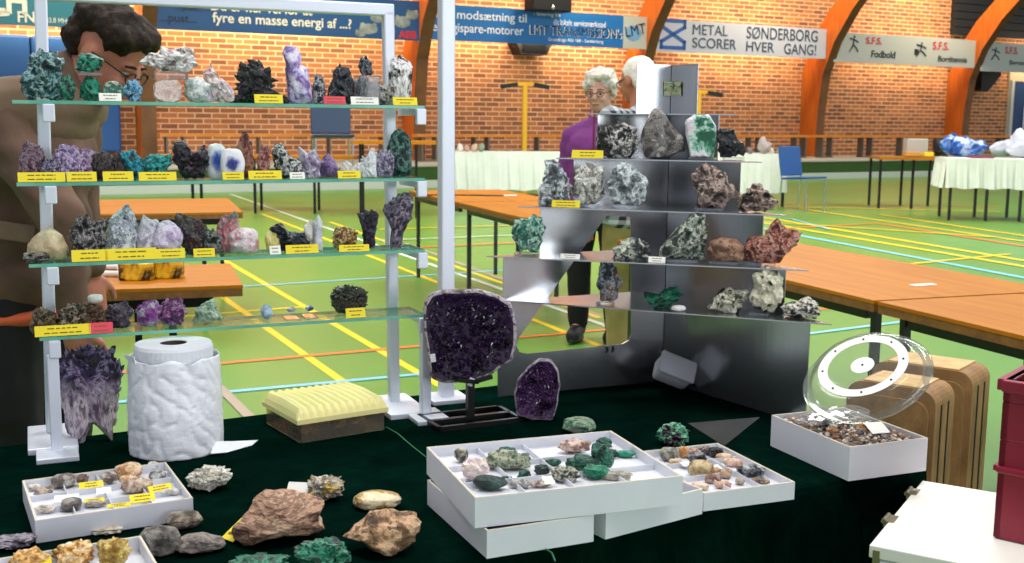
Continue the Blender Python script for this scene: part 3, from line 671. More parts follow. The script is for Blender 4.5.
# top shelf
S(0, 22, 47, 65, 99, 'rough', '#07181a #17474b #3a7276 #a2bec0 #0b3a34', 'teal_cluster', 'tall jagged teal grey crystal cluster at the left end of the top shelf', 45, poly=[(24, 99), (20, 84), (30, 68), (34, 52), (44, 47), (54, 50), (64, 60), (61, 78), (60, 99)], amp=.4)
S(0, 59, 73, 76, 98, 'rough', '#1b1d2b #0e5a44 #1f8f6a #26243a', 'green_cluster', 'small dark green and black cluster beside the tall teal cluster', 70, dy=-.012)
z = acryl(0, 80, 73, 101, 77, 'flat clear block between the two stacked green malachites', z=onplane(90, 76.5, A0+RY*.05, RY).z)
S(0, 80, 75, 101, 98, 'rough', '#053326 #0c7055 #22a482 #0a4a3a', 'malachite', 'bright green malachite under the clear block', 60)
S(0, 76, 53, 104, 74, 'rough', '#03261d #0b6a50 #2fae8c #063c30', 'malachite', 'bright green malachite balanced on the clear block', 60, z=z, poly=[(80, 72), (77, 62), (82, 54), (92, 53), (104, 58), (102, 68), (92, 73)])
S(0, 103, 81, 123, 99, 'slab', '#c9c3b4 #1e6f58 #0d4a3c #6fa693', 'banded_stone', 'flat green banded stone behind the white card on the top shelf', 60)
S(0, 123, 78, 143, 99, 'rough', '#2c5f86 #5fa3c9 #8fc4e0 #33404f', 'blue_aragonite', 'light blue spiky stone on the top shelf', 70, sub=4)
z = acryl(0, 154, 72, 186, 80, 'clear block holding up the white quartz sprig', z=onplane(170, 80, A0+RY*.05, RY).z-.0)
tag(bpy.data.objects.get('acrylic_block.001') or bpy.data.objects['acrylic_block'], None)
S(0, 154, 79, 182, 99, 'slab', '#c9a79d #e2c5bb #f0ddd5 #d6b3a8', 'rose_quartz', 'pale pink flat quartz under the white quartz sprig', 40)
S(0, 141, 46, 198, 72, 'rough', '#77706f #b9b0ad #e8e2df #f5f2f0', 'quartz_sprig', 'jagged white quartz sprig held high above the pink quartz', 60, z=z, poly=[(160, 71), (141, 62), (148, 54), (158, 55), (160, 47), (170, 50), (186, 46), (197, 53), (195, 70), (180, 72)], amp=.35)
S(0, 184, 76, 212, 100, 'lump', '#9fb0a8 #c7d2ca #e3e8e2 #a8a4b8', 'pale_fluorite', 'pale green white fluorite lump beside the pink stack', 50, amp=.25)
S(0, 202, 62, 235, 100, 'rough', '#b89a95 #dcc8c4 #f2e8e6 #cbb5c2', 'pale_quartz', 'pale pink pointed quartz next to the black tourmaline', 50, dy=.012, poly=[(204, 99), (206, 80), (204, 68), (212, 62), (219, 74), (230, 82), (235, 99)])
S(0, 229, 59, 289, 100, 'spike', '#030304 #0a0a0c #17171a #2a2a2f', 'black_tourmaline', 'glossy black tourmaline cluster with a white crystal on top', 60, poly=[(229, 99), (232, 92), (238, 88), (236, 72), (246, 60), (254, 60), (266, 70), (268, 84), (285, 92), (288, 99)], rough=.1, cry=34, amp=.3)
S(0, 283, 45, 312, 100, 'lump', '#6f5a9a #9a86c0 #cbbfe0 #e6e0ee', 'purple_fluorite', 'tall pale purple fluorite column on the top shelf', 45, poly=[(289, 100), (288, 82), (286, 68), (288, 63), (283, 53), (288, 46), (297, 46), (302, 56), (300, 62), (306, 66), (309, 80), (311, 100)], amp=.12)
S(0, 312, 72, 326, 98, 'rough', '#15171a #4b5157 #c9cdd0 #1c1e22', 'speckled_stone', 'small black and white speckled stone beside the purple column', 90)
S(0, 325, 62, 354, 98, 'rough', '#08090c #22262d #4e545e #101216', 'dark_cluster', 'dark glittering cluster behind the red card', 80, poly=[(325, 98), (328, 88), (333, 70), (340, 62), (349, 65), (353, 80), (354, 98)], rough=.2)
S(0, 350, 76, 376, 98, 'rough', '#1b2026 #444b54 #7c848c #20242a', 'grey_cluster', 'grey glittering cluster behind the white card with print', 80, dy=.014, rough=.2)
z = acryl(0, 357, 76, 377, 97, 'tall clear block carrying the small dark crystal', dy=-.02)
S(0, 358, 55, 373, 75, 'rough', '#0a0c10 #2f353e #767d86 #14171c', 'dark_crystal', 'small dark crystal standing on the tall clear block', 90, dy=-.02, z=z, rough=.2)
S(0, 375, 83, 396, 99, 'rough', '#3b3733 #8a8580 #c9c5be #4a4540', 'grey_stone', 'small grey stone beside the dalmatian spotted stone', 80)
S(0, 388, 55, 413, 99, 'rough', '#1a1a1c #e9e7e4 #f2f0ee #d5d2ce #17171a', 'spotted_stone', 'white stone with black spots at the right end of the top shelf', 38, lo=.38, hi=.58, amp=.18, poly=[(390, 99), (388, 75), (392, 60), (400, 55), (410, 60), (413, 66), (410, 99)])
# second shelf
S(1, 20, 140, 46, 181, 'druse', '#2a1d28 #6b4a5e #a98ba0 #57303c', 'amethyst_cluster', 'dark reddish amethyst cluster at the left end of the second shelf', 60)
S(1, 40, 158, 61, 181, 'druse', '#201c2c #55496a #a59cb8 #2b2436', 'amethyst_cluster', 'small dark blue grey amethyst in front of the reddish amethyst', 70, dy=-.015)
S(1, 54, 143, 80, 180, 'rough', '#5f4a78 #9a80ad #cbb9d6 #7f6292', 'amethyst_flower', 'round lilac amethyst flower on the second shelf', 60)
S(1, 74, 147, 97, 179, 'rough', '#6a4a74 #a886ae #d3bcd2 #8a6892', 'amethyst_flower', 'pinkish lilac amethyst flower beside the round one', 60, dy=.012)
S(1, 92, 151, 114, 180, 'rough', '#241c1c #3f3434 #57494a #2a2122', 'brown_cluster', 'low dark brown cluster beside the lilac flowers', 60, amp=.25)
S(1, 110, 150, 134, 179, 'rough', '#2a2224 #4a3d40 #66585c #33292b', 'brown_cluster', 'pointed dark brown cluster beside the turquoise stone', 60, dy=.012, poly=[(111, 179), (112, 160), (118, 150), (126, 158), (134, 179)])
S(1, 121, 149, 146, 177, 'rough', '#0f6c80 #2aa3b5 #1c8496 #1a2a2e', 'turquoise_stone', 'bright turquoise stone standing on the second shelf', 50, poly=[(132, 177), (128, 165), (121, 150), (136, 149), (142, 156), (145, 168), (140, 177)])
S(1, 142, 153, 173, 177, 'rough', '#0a4f54 #148a8c #35b3ae #172024', 'teal_stone', 'teal stone with dark streaks beside the turquoise stone', 50, poly=[(150, 176), (143, 168), (142, 158), (152, 154), (172, 153), (171, 162), (160, 176)])
S(1, 173, 141, 210, 176, 'rough', '#0c0910 #241a26 #3d2c3c #150f18', 'dark_amethyst', 'dark purple black crystal cluster standing near the white slices', 55, poly=[(182, 176), (174, 160), (173, 142), (186, 143), (194, 152), (204, 145), (209, 160), (202, 176)], rough=.25)
# ringed slices
def slab_slice(x0, y0, x1, y1, label, seed, cols, dy):
    o = S(1, x0, y0, x1, y1, 'lump', '#e4e2e8 #f2f1f4 #dddbe4', 'agate_slice', label, 30, dy=dy, tmax=.022, amp=.06, rough=.3)
    me = o.data; m = me.materials[0]; nt = m.node_tree; b = nt.nodes['Principled BSDF']
    w = max(v.co.x for v in me.vertices); h = max(v.co.z for v in me.vertices)
    tc = nt.nodes.new('ShaderNodeTexCoord'); mp = nt.nodes.new('ShaderNodeMapping'); mp.inputs['Location'].default_value = (0, 0, -.5); mp.inputs['Scale'].default_value = (.5/w, 0, 1/h)
    nt.links.new(tc.outputs['Object'], mp.inputs[0]); ln = nt.nodes.new('ShaderNodeVectorMath'); ln.operation = 'LENGTH'; nt.links.new(mp.outputs[0], ln.inputs[0])
    ad = nt.nodes.new('ShaderNodeMath'); ad.operation = 'MULTIPLY_ADD'; ad.inputs[1].default_value = .35; nt.links.new(noise(nt, mp.outputs[0], 4, 4, .6, 0, seed), ad.inputs[0]); nt.links.new(ln.outputs['Value'], ad.inputs[2])
    nt.links.new(ramp(nt, ad.outputs[0], cols, .2, .62), b.inputs['Base Color'])
slab_slice(207, 143, 228, 177, 'white edged agate slice with a royal blue centre', 3, ['#1f3f94', '#2a52ac', '#8d9fd0', '#eceaf0', '#f0eef2'], .004)
slab_slice(221, 148, 245, 174, 'white agate slice with a dark blue flower centre', 7, ['#20204e', '#37489c', '#e9e7ef', '#f2f1f5'], -.022)
S(1, 236, 129, 255, 172, 'rough', '#5a1f1c #8a4238 #b98a70 #6d2c24', 'red_quartz', 'tall pointed red brown quartz on the second shelf', 60, dy=.018, poly=[(239, 172), (238, 158), (236, 146), (243, 133), (247, 129), (252, 140), (254, 160), (252, 172)], amp=.2)
S(1, 257, 141, 271, 170, 'rough', '#7a3a36 #a8645c #d0a49a #8a4640', 'red_quartz', 'short reddish pink quartz beside the tall red one', 70)
S(1, 272, 142, 304, 171, 'rough', '#0d0f12 #23282c #e6e6e4 #161a1d', 'tourmaline_quartz', 'black tourmaline with a white quartz foot on the second shelf', 36, poly=[(284, 170), (276, 158), (273, 143), (284, 142), (290, 150), (303, 154), (301, 168)])
S(1, 298, 146, 321, 172, 'rough', '#8a7a98 #bcaec6 #e2dae6 #cfc2d4', 'pale_amethyst', 'pale lilac quartz leaning towards the purple stone', 55, poly=[(302, 172), (299, 146), (308, 152), (315, 148), (320, 160), (319, 172)])
S(1, 317, 153, 341, 172, 'facet', '#4a3660 #75588c #9a80ae #5a4470', 'purple_stone', 'low purple stone on the second shelf', 50, poly=[(318, 172), (320, 160), (328, 153), (334, 158), (341, 168), (338, 172)])
S(1, 340, 160, 356, 170, 'rough', '#bfb9b4 #e4e0dc #f2f0ee', 'white_stone', 'small white stone behind the right-hand yellow card of the second shelf', 70)
S(1, 354, 147, 378, 171, 'spike', '#d5d3d8 #ecebee #f8f8fa #c4c2ca', 'clear_quartz', 'white quartz cluster with one upright point', 60, cry=24, poly=[(356, 171), (354, 162), (366, 156), (371, 147), (375, 150), (377, 171)])
S(1, 374, 149, 395, 171, 'druse', '#4f4560 #857a96 #c0b8cc #6a5f7c', 'grey_amethyst', 'grey purple druse beside the dark green stone', 70, cry=60)
S(1, 387, 128, 413, 170, 'rough', '#08211f #15403c #2f6a60 #7a9a90 #0c2b28', 'green_druse', 'dark green crystal lump at the right end of the second shelf', 60, dy=.01, amp=.2)
# third shelf
S(2, 28, 227, 68, 262, 'lump', '#b39a74 #cdb890 #dccaa6', 'calcite_cone', 'cream cone shaped calcite on a dark base', 25, amp=.08, dy=.008, poly=[(29, 262), (30, 245), (40, 234), (51, 227), (62, 236), (67, 248), (64, 262)])
S(2, 24, 252, 50, 265, 'rough', '#0f0d0c #35302c #8a857e #191614', 'dark_stone', 'dark glittering stone at the base of the cream calcite', 70, dy=-.028)
S(2, 70, 213, 112, 256, 'spike', '#0a090b #2e2a2e #6d6568 #b7afae #141114', 'smoky_quartz', 'black smoky quartz cluster beside the cream calcite', 60, rough=.2, cry=40)
S(2, 104, 204, 139, 255, 'rough', '#10141c #8c94a2 #d3d7de #5b6474 #e8eaee', 'blue_quartz', 'blue grey and white quartz with a dark pointed tip', 32, poly=[(108, 255), (104, 236), (112, 220), (122, 212), (128, 204), (133, 214), (138, 240), (136, 255)])
S(2, 134, 214, 162, 253, 'lump', '#8f8a98 #c2bcca #e6e2ea #aaa4b4', 'pale_quartz', 'pale lilac white quartz standing on the third shelf', 45, amp=.22, poly=[(136, 253), (138, 232), (146, 214), (158, 218), (161, 240), (158, 253)])
S(2, 152, 220, 183, 252, 'facet', '#a897ba #cbbcd6 #e2d8e8 #b9a6c6', 'lilac_stone', 'smooth pale lilac stone on the third shelf', 40, dy=-.012)
S(2, 176, 213, 212, 251, 'rough', '#0c0a0b #33282a #5e5654 #1c1214 #4a1a20', 'garnet_cluster', 'black and dark red cluster beside the lilac stone', 50, poly=[(186, 251), (178, 230), (177, 213), (190, 214), (204, 220), (210, 240), (206, 251)])
S(2, 200, 228, 222, 250, 'rough', '#141615 #3a403c #8a918c #1e2220', 'dark_grey_stone', 'dark grey green stone behind the small yellow card', 60, dy=-.015)
S(2, 211, 211, 241, 249, 'rough', '#5f7a68 #c86f80 #e08c98 #8a9a8c #b8566a', 'pink_tourmaline', 'pink and grey green tourmaline on the third shelf', 30, dy=.012, poly=[(213, 249), (214, 230), (224, 214), (236, 211), (240, 228), (238, 249)])
S(2, 228, 227, 259, 250, 'lump', '#c9868e #e6d5d8 #f0e8ea #dcb4ba', 'pink_white_stone', 'round white stone with pink veins on the third shelf', 45, amp=.18, dy=-.01)
S(2, 265, 229, 281, 247, 'facet', '#b5a648 #d6ca74 #e6dc9a', 'yellow_stone', 'small pale yellow stone on the third shelf', 50)
S(2, 270, 222, 310, 246, 'rough', '#04060a #0d1420 #1f2c40 #070a10', 'blue_black_cluster', 'blue black crystal cluster beside the small yellow stone', 60, rough=.25, poly=[(282, 246), (277, 235), (271, 224), (284, 222), (290, 230), (304, 230), (310, 240), (308, 246)])
S(2, 303, 219, 316, 244, 'facet', '#d0bfb4 #eadfd6 #f6f0ea', 'white_crystal', 'narrow whitish crystal leaning on the clear pillar', 60, dy=.012)
S(2, 314, 214, 323, 249, 'facet', '#bdb9c6 #dddbe4 #efeef4', 'quartz_pillar', 'slim upright clear quartz pillar on the third shelf', 40, poly=[(315, 249), (315, 222), (318.5, 214), (322, 222), (322, 249)], amp=.02)
S(2, 332, 226, 359, 248, 'druse', '#3a2408 #6e4a14 #a87a2a #d8c090 #54360e', 'citrine_druse', 'brown golden citrine druse with a pale rim', 60)
S(2, 357, 209, 379, 246, 'rough', '#140c1c #2b1c36 #453350 #1c1226', 'dark_amethyst', 'upright dark purple cluster on the third shelf', 60, poly=[(363, 246), (362, 228), (358, 212), (370, 209), (378, 214), (375, 230), (374, 246)], dy=.01)
S(2, 383, 192, 414, 243, 'rough', '#2a1f30 #4f4058 #75647c #9a8c9c #352838', 'amethyst_plume', 'tall purple amethyst plume at the right end of the third shelf', 50, amp=.25, poly=[(390, 243), (392, 225), (383, 206), (390, 198), (404, 193), (413, 196), (411, 215), (403, 228), (402, 243)])
# lowest shelf
S(3, 31, 306, 57, 337, 'rough', '#1c120a #5a4228 #8f7a58 #2a1c10', 'bronze_sprig', 'spiky bronze brown sprig at the left end of the lowest shelf', 70, amp=.5)
S(3, 56, 303, 88, 335, 'rough', '#14100e #3a2e24 #b0a088 #221a14', 'bronze_sprig', 'dark bronze sprig with pale flecks on the lowest shelf', 80, amp=.5)
S(3, 83, 302, 108, 335, 'rough', '#1c120c #4c3322 #7c5c3c #2a1a10', 'bronze_sprig', 'dark bronze sprig beneath a white pebble', 70, amp=.4)
zz = onplane(95, 303, A0+RY*.05, RY).z
S(3, 88, 294, 103, 302, 'lump', '#d8d2ca #efebe6', 'white_pebble', 'white pebble perched on a bronze sprig', 60, z=zz, amp=.1)
S(3, 105, 301, 134, 337, 'rough', '#241c28 #463848 #6a5a6a #2c2230', 'dark_purple_stone', 'grey purple angular stone on the lowest shelf', 50, poly=[(112, 337), (106, 320), (112, 306), (124, 302), (133, 313), (128, 337)])
S(3, 136, 299, 163, 333, 'druse', '#6a3a78 #a03c9a #7c6a86 #b9aec0', 'purple_geode', 'round vivid purple druse on the lowest shelf', 40, poly=[(141, 333), (139, 326), (137, 312), (144, 301), (156, 300), (162, 310), (160, 324), (156, 333)])
S(3, 160, 296, 188, 332, 'rough', '#4a2c50 #8f2f86 #b9a0b4 #5c3c60', 'purple_geode', 'upright purple stone with a pink streak beside the round druse', 40)
S(3, 193, 299, 223, 333, 'rough', '#6f8a70 #9ab098 #bccab8 #84a084', 'green_fluorite', 'pale green fluorite on the lowest shelf above the paper roll', 50, poly=[(194, 333), (194, 315), (206, 304), (215, 299), (217, 312), (223, 333)])
S(3, 261, 304, 273, 324, 'facet', '#6f8fae #9db6cc #c0d2e0', 'blue_crystal', 'small light blue crystal standing alone on the lowest shelf', 50)
for (x0, x1, yt, yb, lab) in ((284, 299, 318, 323, 'clear pad under the grey blue crystal'), (303, 316, 316, 321, 'clear pad under the white edged blue crystal')):
    zq = acryl(3, x0, yt, x1, yb, lab)
S(3, 287, 307, 296, 318, 'facet', '#4a5660 #7c8a94 #a8b2ba', 'grey_crystal', 'tiny grey blue crystal on a clear pad', 50, z=SHZ[3]+.011)
S(3, 305, 305, 314, 317, 'facet', '#2a3a44 #6a94b0 #e0e4e6', 'blue_crystal', 'tiny white edged blue crystal on a clear pad', 50, z=SHZ[3]+.011)
S(3, 330, 284, 369, 317, 'druse', '#0f0d0a #2e2a22 #5a5442 #17140f', 'pyrite_druse', 'round black glittering druse on the lowest shelf', 70, rough=.25, cry=160, dy=.012)
# cards on the shelves
for k, x0, y0, x1, y1, m, lab in (
    (0, 100, 93, 121, 101, M_CARD, 'white name card before the green banded stone'), (0, 255, 93, 283, 102, M_YEL, 'yellow name card before the black tourmaline cluster'),
    (0, 324, 93, 346, 101, M_RED, 'red name card on the top shelf'), (0, 351, 94, 379, 102, M_CARD, 'white name card before the tall clear block'), (0, 393, 94, 418, 102, M_YEL, 'yellow name card before the black spotted stone'),
    (1, 20, 174, 64, 184, M_YEL, 'wide yellow name card before the reddish amethyst'), (1, 68, 172, 96, 182, M_YEL, 'yellow name card before the lilac amethyst flowers'), (1, 104, 172, 133, 182, M_YEL, 'yellow name card before the dark brown clusters'),
    (1, 140, 172, 176, 181, M_YEL, 'yellow name card before the teal stone'), (1, 223, 171, 244, 179, M_YEL, 'small yellow name card under the flower agate slice'), (1, 249, 169, 282, 178, M_YEL, 'yellow name card before the red quartz points'),
    (1, 290, 170, 305, 177, M_CARD, 'small white name card on the second shelf'), (1, 338, 167, 361, 175, M_YEL, 'yellow name card before the small white stone'),
    (2, 73, 251, 107, 263, M_YEL, 'yellow name card before the black smoky quartz'), (2, 107, 250, 156, 262, M_YEL, 'wide yellow name card before the blue grey quartz'), (2, 157, 249, 185, 259, M_YEL, 'yellow name card before the smooth lilac stone'),
    (2, 194, 248, 215, 257, M_YEL, 'small yellow name card before the dark grey stone'), (2, 270, 245, 281, 254, M_CARD, 'small white name card before the pale yellow stone'), (2, 286, 243, 319, 252, M_YEL, 'yellow name card before the blue black cluster'),
    (2, 339, 243, 370, 250, M_YEL, 'yellow name card before the golden citrine druse'), (3, 37, 333, 90, 344, M_YEL, 'wide yellow name card on the lowest shelf'), (3, 90, 329, 113, 340, M_RED, 'red name card on the lowest shelf'),
    (3, 346, 307, 366, 317, M_YEL, 'yellow name card before the round black druse')):
    shelf_card(k, x0, y0, x1, y1, m, lab)
tag(bpy.data.objects['acrylic_block'], 'flat clear block between the two stacked green malachites')

# ---------------------------------------------------------------- folded steel stand with triangular shelves
from mathutils.geometry import tessellate_polygon
CK = onz(662, 381, ZT); LE = onz(491, 397.5, ZT); RE = onz(806, 425, ZT)
VL = LE-CK; VR = RE-CK
def wing_s(px, py, vec):
    n = Vector((-vec.y, vec.x, 0)).normalized(); q = onplane(px, py, CK, n); return (q-CK).dot(vec)/vec.dot(vec), q.z
STZ = [1.316, 1.219, 1.115, 1.010, .912]      # steel shelves from the top
st = thing('display_stand', 'dark brushed steel folding stand with triangular mineral shelves', 'stand', (CK.x, CK.y, ZT))
def wing(vec, outer, holes):
    def pt(s, z): return Vector((vec.x*s, vec.y*s, z-ZT))
    pts2 = [[Vector((s, z, 0)) for s, z in outer]]+[[Vector((s, z, 0)) for s, z in h] for h in holes]
    tri = tessellate_polygon(pts2); flat = [p for l in pts2 for p in l]; b = MB(); vs = [b.bm.verts.new(pt(p.x, p.y)) for p in flat]
    for f in tri:
        if len(set(f)) == 3:
            try: b.bm.faces.new([vs[i] for i in f])
            except ValueError: pass
    o = b.build('wing', M_STEEL, st); md = o.modifiers.new('thick', 'SOLIDIFY'); md.thickness = .002; return o
def stairs(vec, pxs):           # pxs: wing edge for base+tier4, tier 3, tier 2, tier 1, tier 0, top box
    z = [ZT+.0005, STZ[4], STZ[3], STZ[2], STZ[1], STZ[0], 1.428]; ss = [wing_s(px, 300-40*i, vec)[0] for i, px in enumerate(pxs)]
    out = [(0, z[0]), (ss[0], z[0])]
    for i in range(6):
        out.append((ss[i], z[i+1]))
        if i < 5: out.append((ss[i+1], z[i+1]))
    out.append((0, z[6])); r = []
    for p in out:
        if not r or (abs(r[-1][0]-p[0])+abs(r[-1][1]-p[1])) > 1e-4: r.append(p)
    return r
hole = [wing_s(x, y, VL) for x, y in ((606, 216), (630, 217), (631, 333), (628, 340), (622, 344), (527, 353.5), (519, 352), (516, 346), (518, 338))]
wing(VL, stairs(VL, (498, 503, 540, 573, 597, 636)), [hole]); wing(VR, stairs(VR, (811, 786, 763, 740, 718, 697)), [])
# hinge line and its two knots
MB().cyl((0, 0, .0), (0, 0, .726), .0022, seg=8).build('hinge', M_BLACKP, st)
for px, py in ((606, 349), (612, 348)):
    s, z = wing_s(px, py, VL); q = VL*s; g = MB(); n = Vector((VL.y, -VL.x, 0)).normalized()*-.004
    if n.y > 0: n = -n
    g.tube([q+Vector((0, 0, z-ZT+.006))+n, q+Vector((.003, 0, z-ZT-.002))+n, q+Vector((-.002, 0, z-ZT-.009))+n], .0014, 6); g.build('string_tie', M_BLACKP, st)
for px, py in ((660, 351), (665, 350), (661, 358), (666, 357)):
    s, z = wing_s(px, py, VL if px < 663 else VR); MB().ball((VL if px < 663 else VR)*s+Vector((0, -.003, z-ZT)), (.003, .002, .003), 1).build('bolt', M_CHROME, st)
em = rockmat('emblem_print', ['#25301c', '#4d8a66', '#cfc89a', '#6b4a2e', '#9fd0c0'], 90, .4, .1, 3, .4, .6)
for vec, xa, xb in ((VL, 663, 671), (VR, 673, 682)):
    pts = []
    for px, py in ((xa, 81), (xb, 82), (xb, 96), (xa, 95.5)):
        s, z = wing_s(px, py, vec); n = Vector((vec.y, -vec.x, 0)).normalized(); n = n if n.y < 0 else -n; pts.append(vec*s+n*.0035+Vector((0, 0, z-ZT)))
    b = MB(); b.poly(pts); o = b.build('emblem', em, st); o.modifiers.new('thick', 'SOLIDIFY').thickness = .0008
SHP = [(589, 736), (556, 762), (518, 790), (486, 809), (503, 832)]; FRONT = []
for k, z in enumerate(STZ):
    py = (114, 162, 210, 266, 312)[k]
    a = CK+VL*wing_s(SHP[k][0], py, VL)[0]; c = CK+VR*wing_s(SHP[k][1], py, VR)[0]; FRONT.append((a, c))
    m = (a+c)/2; back = CK+(CK-m).normalized()*.012; b = MB()
    da = (c-a).normalized(); nrm = Vector((-da.y, da.x, 0))
    loc = [(p-CK) for p in (a, c, c+nrm*.02-da*.02, back, a+nrm*.02+da*.02)]
    b.prism([(p.x, p.y) for p in loc], z-ZT, z-ZT+.0025); b.build('shelf', M_STEEL, st)
def on_stand(k, x0, y0, x1, y1, style, cols, name, label, scale=45, back=.045, dz=0, tmax=.06, **kw):
    a, c = FRONT[k]; d = (c-a); d.z = 0; d.normalize(); n = Vector((-d.y, d.x, 0)); q = onplane((x0+x1)/2, y1, Vector((a.x, a.y, 0))+n*back, n)
    base = Vector((q.x, q.y, STZ[k]+.003+dz)); w, h = frame_at(x0, y0, x1, y1, base); top = onplane((x0+x1)/2, y0, Vector((a.x, a.y, 0))+n*back, n)
    return mineral(name, label, 'mineral', base, w, max(.2*w, top.z-base.z), min(tmax, w*.8), style, cols, scale, group='minerals on the steel stand', **kw)
def stand_block(k, x0, x1, hgt, label, back=.045, wd=.035):
    a, c = FRONT[k]; d = (c-a); d.z = 0; d.normalize(); n = Vector((-d.y, d.x, 0)); q = onplane((x0+x1)/2, 200, Vector((a.x, a.y, 0))+n*back, n); w = (x1-x0)*q.y/F
    tag(MB().box((0, 0, hgt/2), (w, wd, hgt), bev=.001).build('acrylic_block', M_ACRYL, loc=(q.x, q.y, STZ[k]+.0028), rz=math.atan2(d.y, d.x)), label, 'display block', 'clear blocks on the steel stand')
N = on_stand
for k, x0, x1, lab in ((1, 688, 714, 'clear block under the green and white fluorite'), (1, 722, 742, 'clear block under the black crystal lump'), (2, 578, 598, 'clear block under the whitish druse'), (2, 612, 640, 'clear block under the large grey druse'),
                       (2, 696, 724, 'clear block under the brown pyramid stone'), (3, 664, 700, 'clear block under the grey green pyramid'), (3, 712, 740, 'clear block under the rounded brown stone'), (3, 750, 778, 'clear block under the red brown stone'),
                       (4, 600, 615, 'clear block under the upright blue grey stone'), (4, 755, 774, 'clear block under the cream and black stone'), (3, 516, 538, 'clear block under the green tree shaped stone')):
    stand_block(k, x0, x1, .006, lab)
N(1, 597, 121, 639, 160, 'rough', '#0c0b0a #2e2b28 #7c7874 #d9d6d2 #161412', 'smoky_crystal', 'black and white smoky crystal on the top stand shelf', 30)
N(1, 640, 108, 685, 161, 'facet', '#3b3634 #5e5855 #8a8480 #4a4543 #b0aaa4', 'smoky_quartz', 'big grey smoky quartz point on the top stand shelf', 26, poly=[(643, 160), (640, 140), (645, 120), (651, 109), (660, 109), (668, 120), (683, 138), (684, 150), (672, 160)], dz=.004)
N(1, 684, 114, 716, 160, 'slab', '#1f5a44 #4a9274 #a9cdbc #ece8ea #d8ccd4', 'green_fluorite', 'green and white fluorite slab on the top stand shelf', 24, poly=[(690, 160), (685, 135), (684, 122), (692, 115), (706, 115), (714, 125), (716, 140), (712, 160)], dz=.006)
N(1, 714, 128, 745, 159, 'rough', '#060608 #121316 #26282c #0a0a0c', 'black_crystal', 'black crystal lump with a tan side on the top stand shelf', 50, poly=[(720, 159), (716, 145), (714, 132), (722, 128), (732, 128), (735, 140), (744, 144), (743, 154), (734, 159)], dz=.006, rough=.2)
N(2, 537, 159, 574, 205, 'rough', '#3f4348 #7d838a #b6bcc0 #dfe2e0 #5a5f66', 'grey_druse', 'grey white druse at the left tip of the second stand shelf', 34, poly=[(540, 205), (537, 188), (543, 175), (544, 162), (552, 159), (560, 165), (566, 175), (573, 184), (570, 200)])
N(2, 573, 162, 605, 205, 'rough', '#5a5650 #a9a79c #dcdcd4 #c8c8c0 #7c7870', 'white_druse', 'whitish druse with a dark hollow on the second stand shelf', 34, poly=[(584, 205), (576, 192), (573, 178), (580, 168), (588, 162), (600, 165), (604, 178), (602, 195), (596, 205)], dz=.006)
N(2, 607, 162, 648, 207, 'rough', '#5c6468 #98a2a4 #c4cccb #dfe3df #7a8488', 'grey_druse', 'large pale blue grey druse on the second stand shelf', 34, poly=[(612, 207), (607, 185), (610, 168), (622, 162), (634, 170), (647, 180), (642, 197), (634, 207)], dz=.006)
N(2, 690, 162, 739, 211, 'rough', '#2a201e #6a554e #9c857a #bda89c #4a3832', 'brown_pyramid', 'pitted pinkish brown pyramid stone on the second stand shelf', 30, poly=[(696, 210), (692, 190), (690, 175), (700, 163), (710, 168), (726, 176), (738, 192), (736, 202), (722, 210)], dz=.006)
N(2, 737, 183, 778, 215, 'rough', '#1c1412 #5c463f #94796c #b49c8c #3c2a26', 'brown_lump', 'small pitted brown stone at the right tip of the second stand shelf', 36, poly=[(741, 215), (737, 200), (748, 186), (755, 183), (768, 192), (778, 203), (774, 212), (756, 214)])
N(3, 511, 214, 546, 255, 'rough', '#124a3c #2f7a66 #6aa890 #b8d0c0 #1c5c4a', 'green_tree_stone', 'pale green tree shaped stone on the third stand shelf', 40, poly=[(522, 255), (514, 244), (511, 230), (516, 220), (526, 220), (532, 214), (540, 220), (545, 230), (542, 246), (536, 255)], dz=.006)
N(3, 611, 237, 652, 261, 'rough', '#1c2224 #5a6260 #b8bca8 #d8dac8 #2a3234', 'dark_white_stone', 'low dark stone with a cream crust on the third stand shelf', 30, poly=[(612, 260), (611, 250), (620, 240), (634, 237), (644, 242), (651, 254), (648, 260)])
N(3, 659, 210, 707, 262, 'rough', '#1d2420 #4c5850 #8f9a8c #c8ccb8 #2f3a34', 'green_grey_pyramid', 'grey green glittering pyramid on the third stand shelf', 40, poly=[(662, 261), (659, 254), (672, 238), (686, 222), (696, 211), (706, 212), (705, 240), (702, 261)], dz=.006)
N(3, 706, 237, 746, 267, 'lump', '#5a3d30 #8a6450 #b08a70 #6e4c3c', 'brown_stone', 'rounded brown stone on the third stand shelf', 34, poly=[(712, 267), (706, 254), (710, 242), (720, 237), (736, 240), (745, 250), (743, 267)], amp=.15, dz=.006, rough=.7)
N(3, 744, 218, 800, 267, 'rough', '#4a221c #7c4236 #a86a58 #c79a88 #5c2c24', 'red_stone', 'jagged red brown stone at the right end of the third stand shelf', 34, poly=[(748, 267), (744, 250), (750, 240), (764, 236), (770, 224), (776, 218), (784, 226), (799, 236), (794, 248), (784, 260), (782, 267)], dz=.006, rough=.7)
N(4, 596, 258, 622, 304, 'rough', '#27303a #6c7884 #b0b8bd #8a6a4a #3a4450', 'blue_grey_stone', 'upright blue grey stone with rusty edges on the lowest stand shelf', 40, poly=[(602, 304), (597, 285), (600, 268), (608, 258), (614, 266), (620, 282), (618, 298), (614, 304)], dz=.006)
N(4, 641, 286, 683, 311, 'rough', '#042a1e #0e6248 #1f8a66 #0a4434', 'malachite', 'emerald green malachite sprig on the lowest stand shelf', 50, poly=[(650, 311), (642, 302), (644, 294), (656, 296), (668, 287), (678, 287), (682, 296), (672, 306), (666, 311)], amp=.4)
